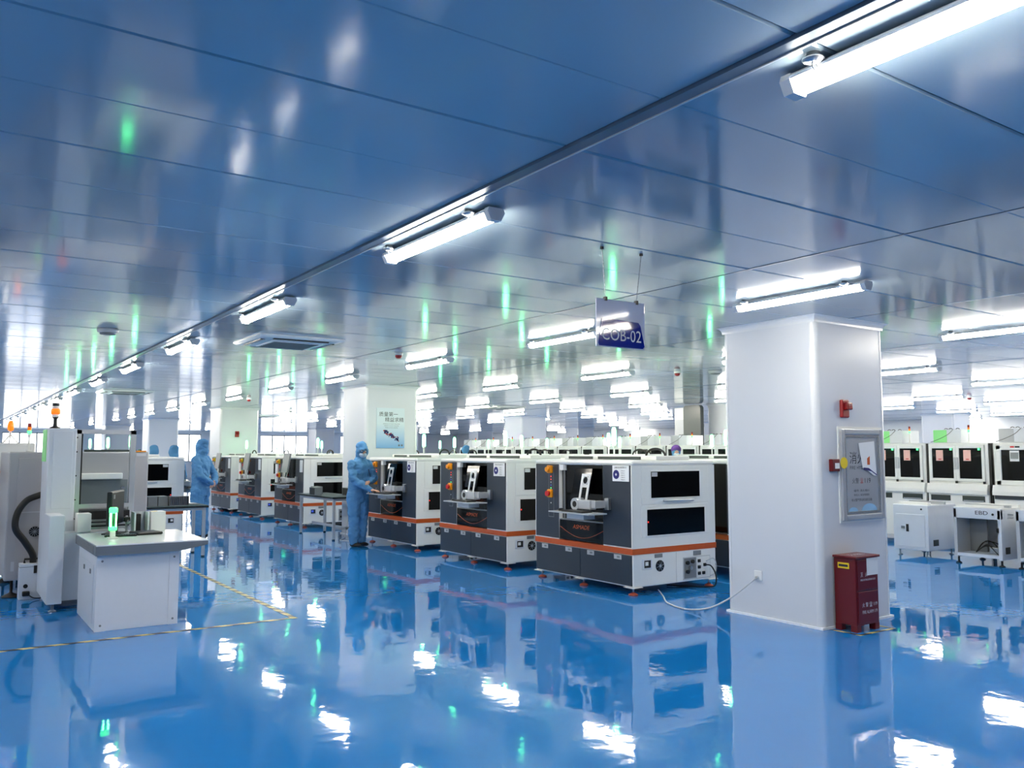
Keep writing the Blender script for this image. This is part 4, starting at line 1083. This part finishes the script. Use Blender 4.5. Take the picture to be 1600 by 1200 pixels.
def person(label, loc, rz, pose, H=1.0, face=True, cap='cloth', near=True):
    """local frame: faces +y, right hand on +x, feet at z = 0"""
    p = thing('person', label, 'person', loc, rz)
    p.scale = (H, H, H)
    lean = pose.get('lean', 0.0); hy = lean
    S = Vector((0, lean, 0))
    rings = [(0,-.005,.74,.165,.125),(0,-.005,.86,.185,.145),(0,0,1.0,.18,.14),(0,lean*.35,1.12,.185,.14),(0,lean*.6,1.26,.205,.14),(0,lean*.8,1.36,.20,.125),(0,lean*.95,1.42,.13,.10),(0,lean,1.48,.085,.09),(0,lean,1.54,.075,.08)]
    sh = [('l', rings)]
    fl, fr = pose['feet']
    for sx, ft in ((1, fr), (-1, fl)):
        hip = (sx*.09, 0, .84); kn = ((sx*.09*.4+ft[0]*.6), ft[1]*.5+.02, .47); an = (ft[0], ft[1], .10)
        sh += [('c', hip, .125, kn, .098), ('c', kn, .098, (an[0], an[1], .16), .088), ('c', (an[0], an[1], .16), .088, an, .075)]
    for sx, key in ((1, 'r'), (-1, 'l')):
        s0 = Vector((sx*.185, lean*.85, 1.37)); el, wr = Vector(pose[key][0]), Vector(pose[key][1])
        sh += [('c', s0, .075, el, .066), ('c', el, .066, el.lerp(wr, .6), .060), ('c', el.lerp(wr, .6), .060, wr, .042)]
    hd = Vector((pose.get('hx', 0), lean + pose.get('hf', .03), 1.60))
    sh += [('e', hd, .098, .112, .128), ('e', hd + Vector((0,-.03,-.09)), .092, .095, .10), ('c', (0, lean*.95, 1.42), .10, hd + Vector((0,-.02,-.08)), .085)]
    if pose.get('bun', True): sh += [('e', hd + Vector((0,-.02,.075)), .096, .104, .072)]
    vox = .010 if near else .016
    body = blob('body', sh, vox, 'cloth', p, wrinkle=.017 if near else .006)
    if cap != 'cloth':
        MB().sphere(hd + Vector((0,-.01,.05)), .108, .12, .10, 16, 10).build('cap', cap, p)
    # shoes
    for ft in (fl, fr):
        blob('shoe', [('e', (ft[0], ft[1]+.05, .035), .048, .13, .035), ('e', (ft[0], ft[1]-.02, .05), .043, .06, .05)], .008, 'rubber', p)
    for sx, key in ((1, 'r'), (-1, 'l')):
        el, wr = Vector(pose[key][0]), Vector(pose[key][1])
        hdv = pose.get('hd_'+key) or (wr-el).normalized()
        if near: hand(p, wr + Vector(hdv).normalized()*.015, hdv, pose.get('ts_'+key, (-sx,0,.2)), pose.get('up_'+key, (0,0,1)))
    if face:
        # face opening of the hood with skin, mask and glasses, tilted by yaw / nod
        yw, nod = pose.get('yaw', 0), pose.get('nod', -.15)
        fwdv = Vector((math.sin(yw)*math.cos(nod), math.cos(yw)*math.cos(nod), math.sin(nod))); sdv = Vector((math.cos(yw), -math.sin(yw), 0)); upv_ = sdv.cross(fwdv)
        def at(a, b, c): return hd + sdv*a + fwdv*b + upv_*c
        fm = Matrix((sdv, fwdv, upv_)).transposed()
        def ell(nm, mt, c, rx, ry, rz, par):
            mb = MB().sphere((0,0,0), rx, ry, rz, 18, 14); cc = at(*c)
            mb.v = [tuple(cc + fm @ Vector(v)) for v in mb.v]
            return mb.build(nm, mt, par)
        fc_ = ell('face', 'skin', (0, .043, -.010), .069, .078, .082, p)
        ell('nose', 'skin', (0, .122, -.012), .012, .016, .02, fc_)
        for sx in (-1, 1):
            ell('eye', 'paper', (sx*.03, .108, .018), .013, .010, .008, fc_); ell('iris', 'black', (sx*.03, .117, .018), .006, .004, .006, fc_)
            ell('eyebrow', 'black', (sx*.031, .108, .040), .018, .008, .004, fc_)
        mk_ = ell('mask', 'mask', (0, .062, -.050), .066, .076, .056, p)
        if pose.get('glasses'):
            g = MB()
            for sx in (-1, 1): g.tube([at(sx*.033+.026*math.cos(R(a)), .124, .014+.021*math.sin(R(a))) for a in range(0, 361, 24)], .0035, 6)
            g.tube([at(-.008,.126,.016), at(.008,.126,.016)], .003, 6)
            for sx in (-1, 1): g.tube([at(sx*.058,.122,.018), at(sx*.085,.04,.02)], .003, 6)
            g.build('glasses', 'black', p)
    return p
w1 = person('worker in blue hooded coverall, glasses and mask, hand on keyboard tray', (5.80, 12.97, 0), R(198.6),
       dict(lean=.05, hf=.04, feet=((-.09,.0),(.10,.02)), r=((.20,.10,1.12),(.045,.36,.945)), l=((-.27,.10,1.13),(-.03,.24,1.08)),
            yaw=.5, nod=-.3, glasses=True, hd_r=(-.1,1,-.05), ts_r=(-1,0,0), up_r=(0,0,1)), H=.985)
pn = MB().cyl((0,0,0),(0,0,.13), .005, n=6).build('pen', 'ink', w1); pn.location = (-.09, .20, 1.16); pn.rotation_euler = (0, .35, 0)
person('back-turned worker in blue hooded coverall, hands clasped behind, beside the work table', (3.98, 15.75, 0), R(48),
       dict(lean=.0, hf=.0, feet=((-.10,.0),(.11,-.03)), r=((.27,-.12,1.10),(.09,-.22,.95)), l=((-.27,-.12,1.10),(-.06,-.23,.97)), hd_r=(-1,-.1,-.3), hd_l=(1,-.1,-.3), ts_r=(0,-.3,1), ts_l=(0,-.3,1), up_r=(0,-1,0), up_l=(0,-1,0)), H=1.025, face=False)
std = dict(lean=.02, feet=((-.1,0),(.1,0)), r=((.26,0,1.08),(.22,.10,.86)), l=((-.26,0,1.08),(-.22,.10,.86)), nod=-.1)
person('worker in blue hood behind the white left machine, only the head showing', (4.08, 18.2, 0), R(30), std, H=.97, face=False, near=False)
person('worker in purple cap and mask behind the second machine line', (12.75, 12.55, 0), R(140), dict(std, bun=False), H=.97, cap='cap_purple', near=False)
person('worker in blue hood far behind the second machine in the middle', (12.75, 20.9, 0), R(60), std, H=1.0, face=False, near=False)
person('worker in blue coverall half hidden left of the back-turned worker', (4.05, 20.2, 0), R(200), std, H=.98, face=False, near=False)
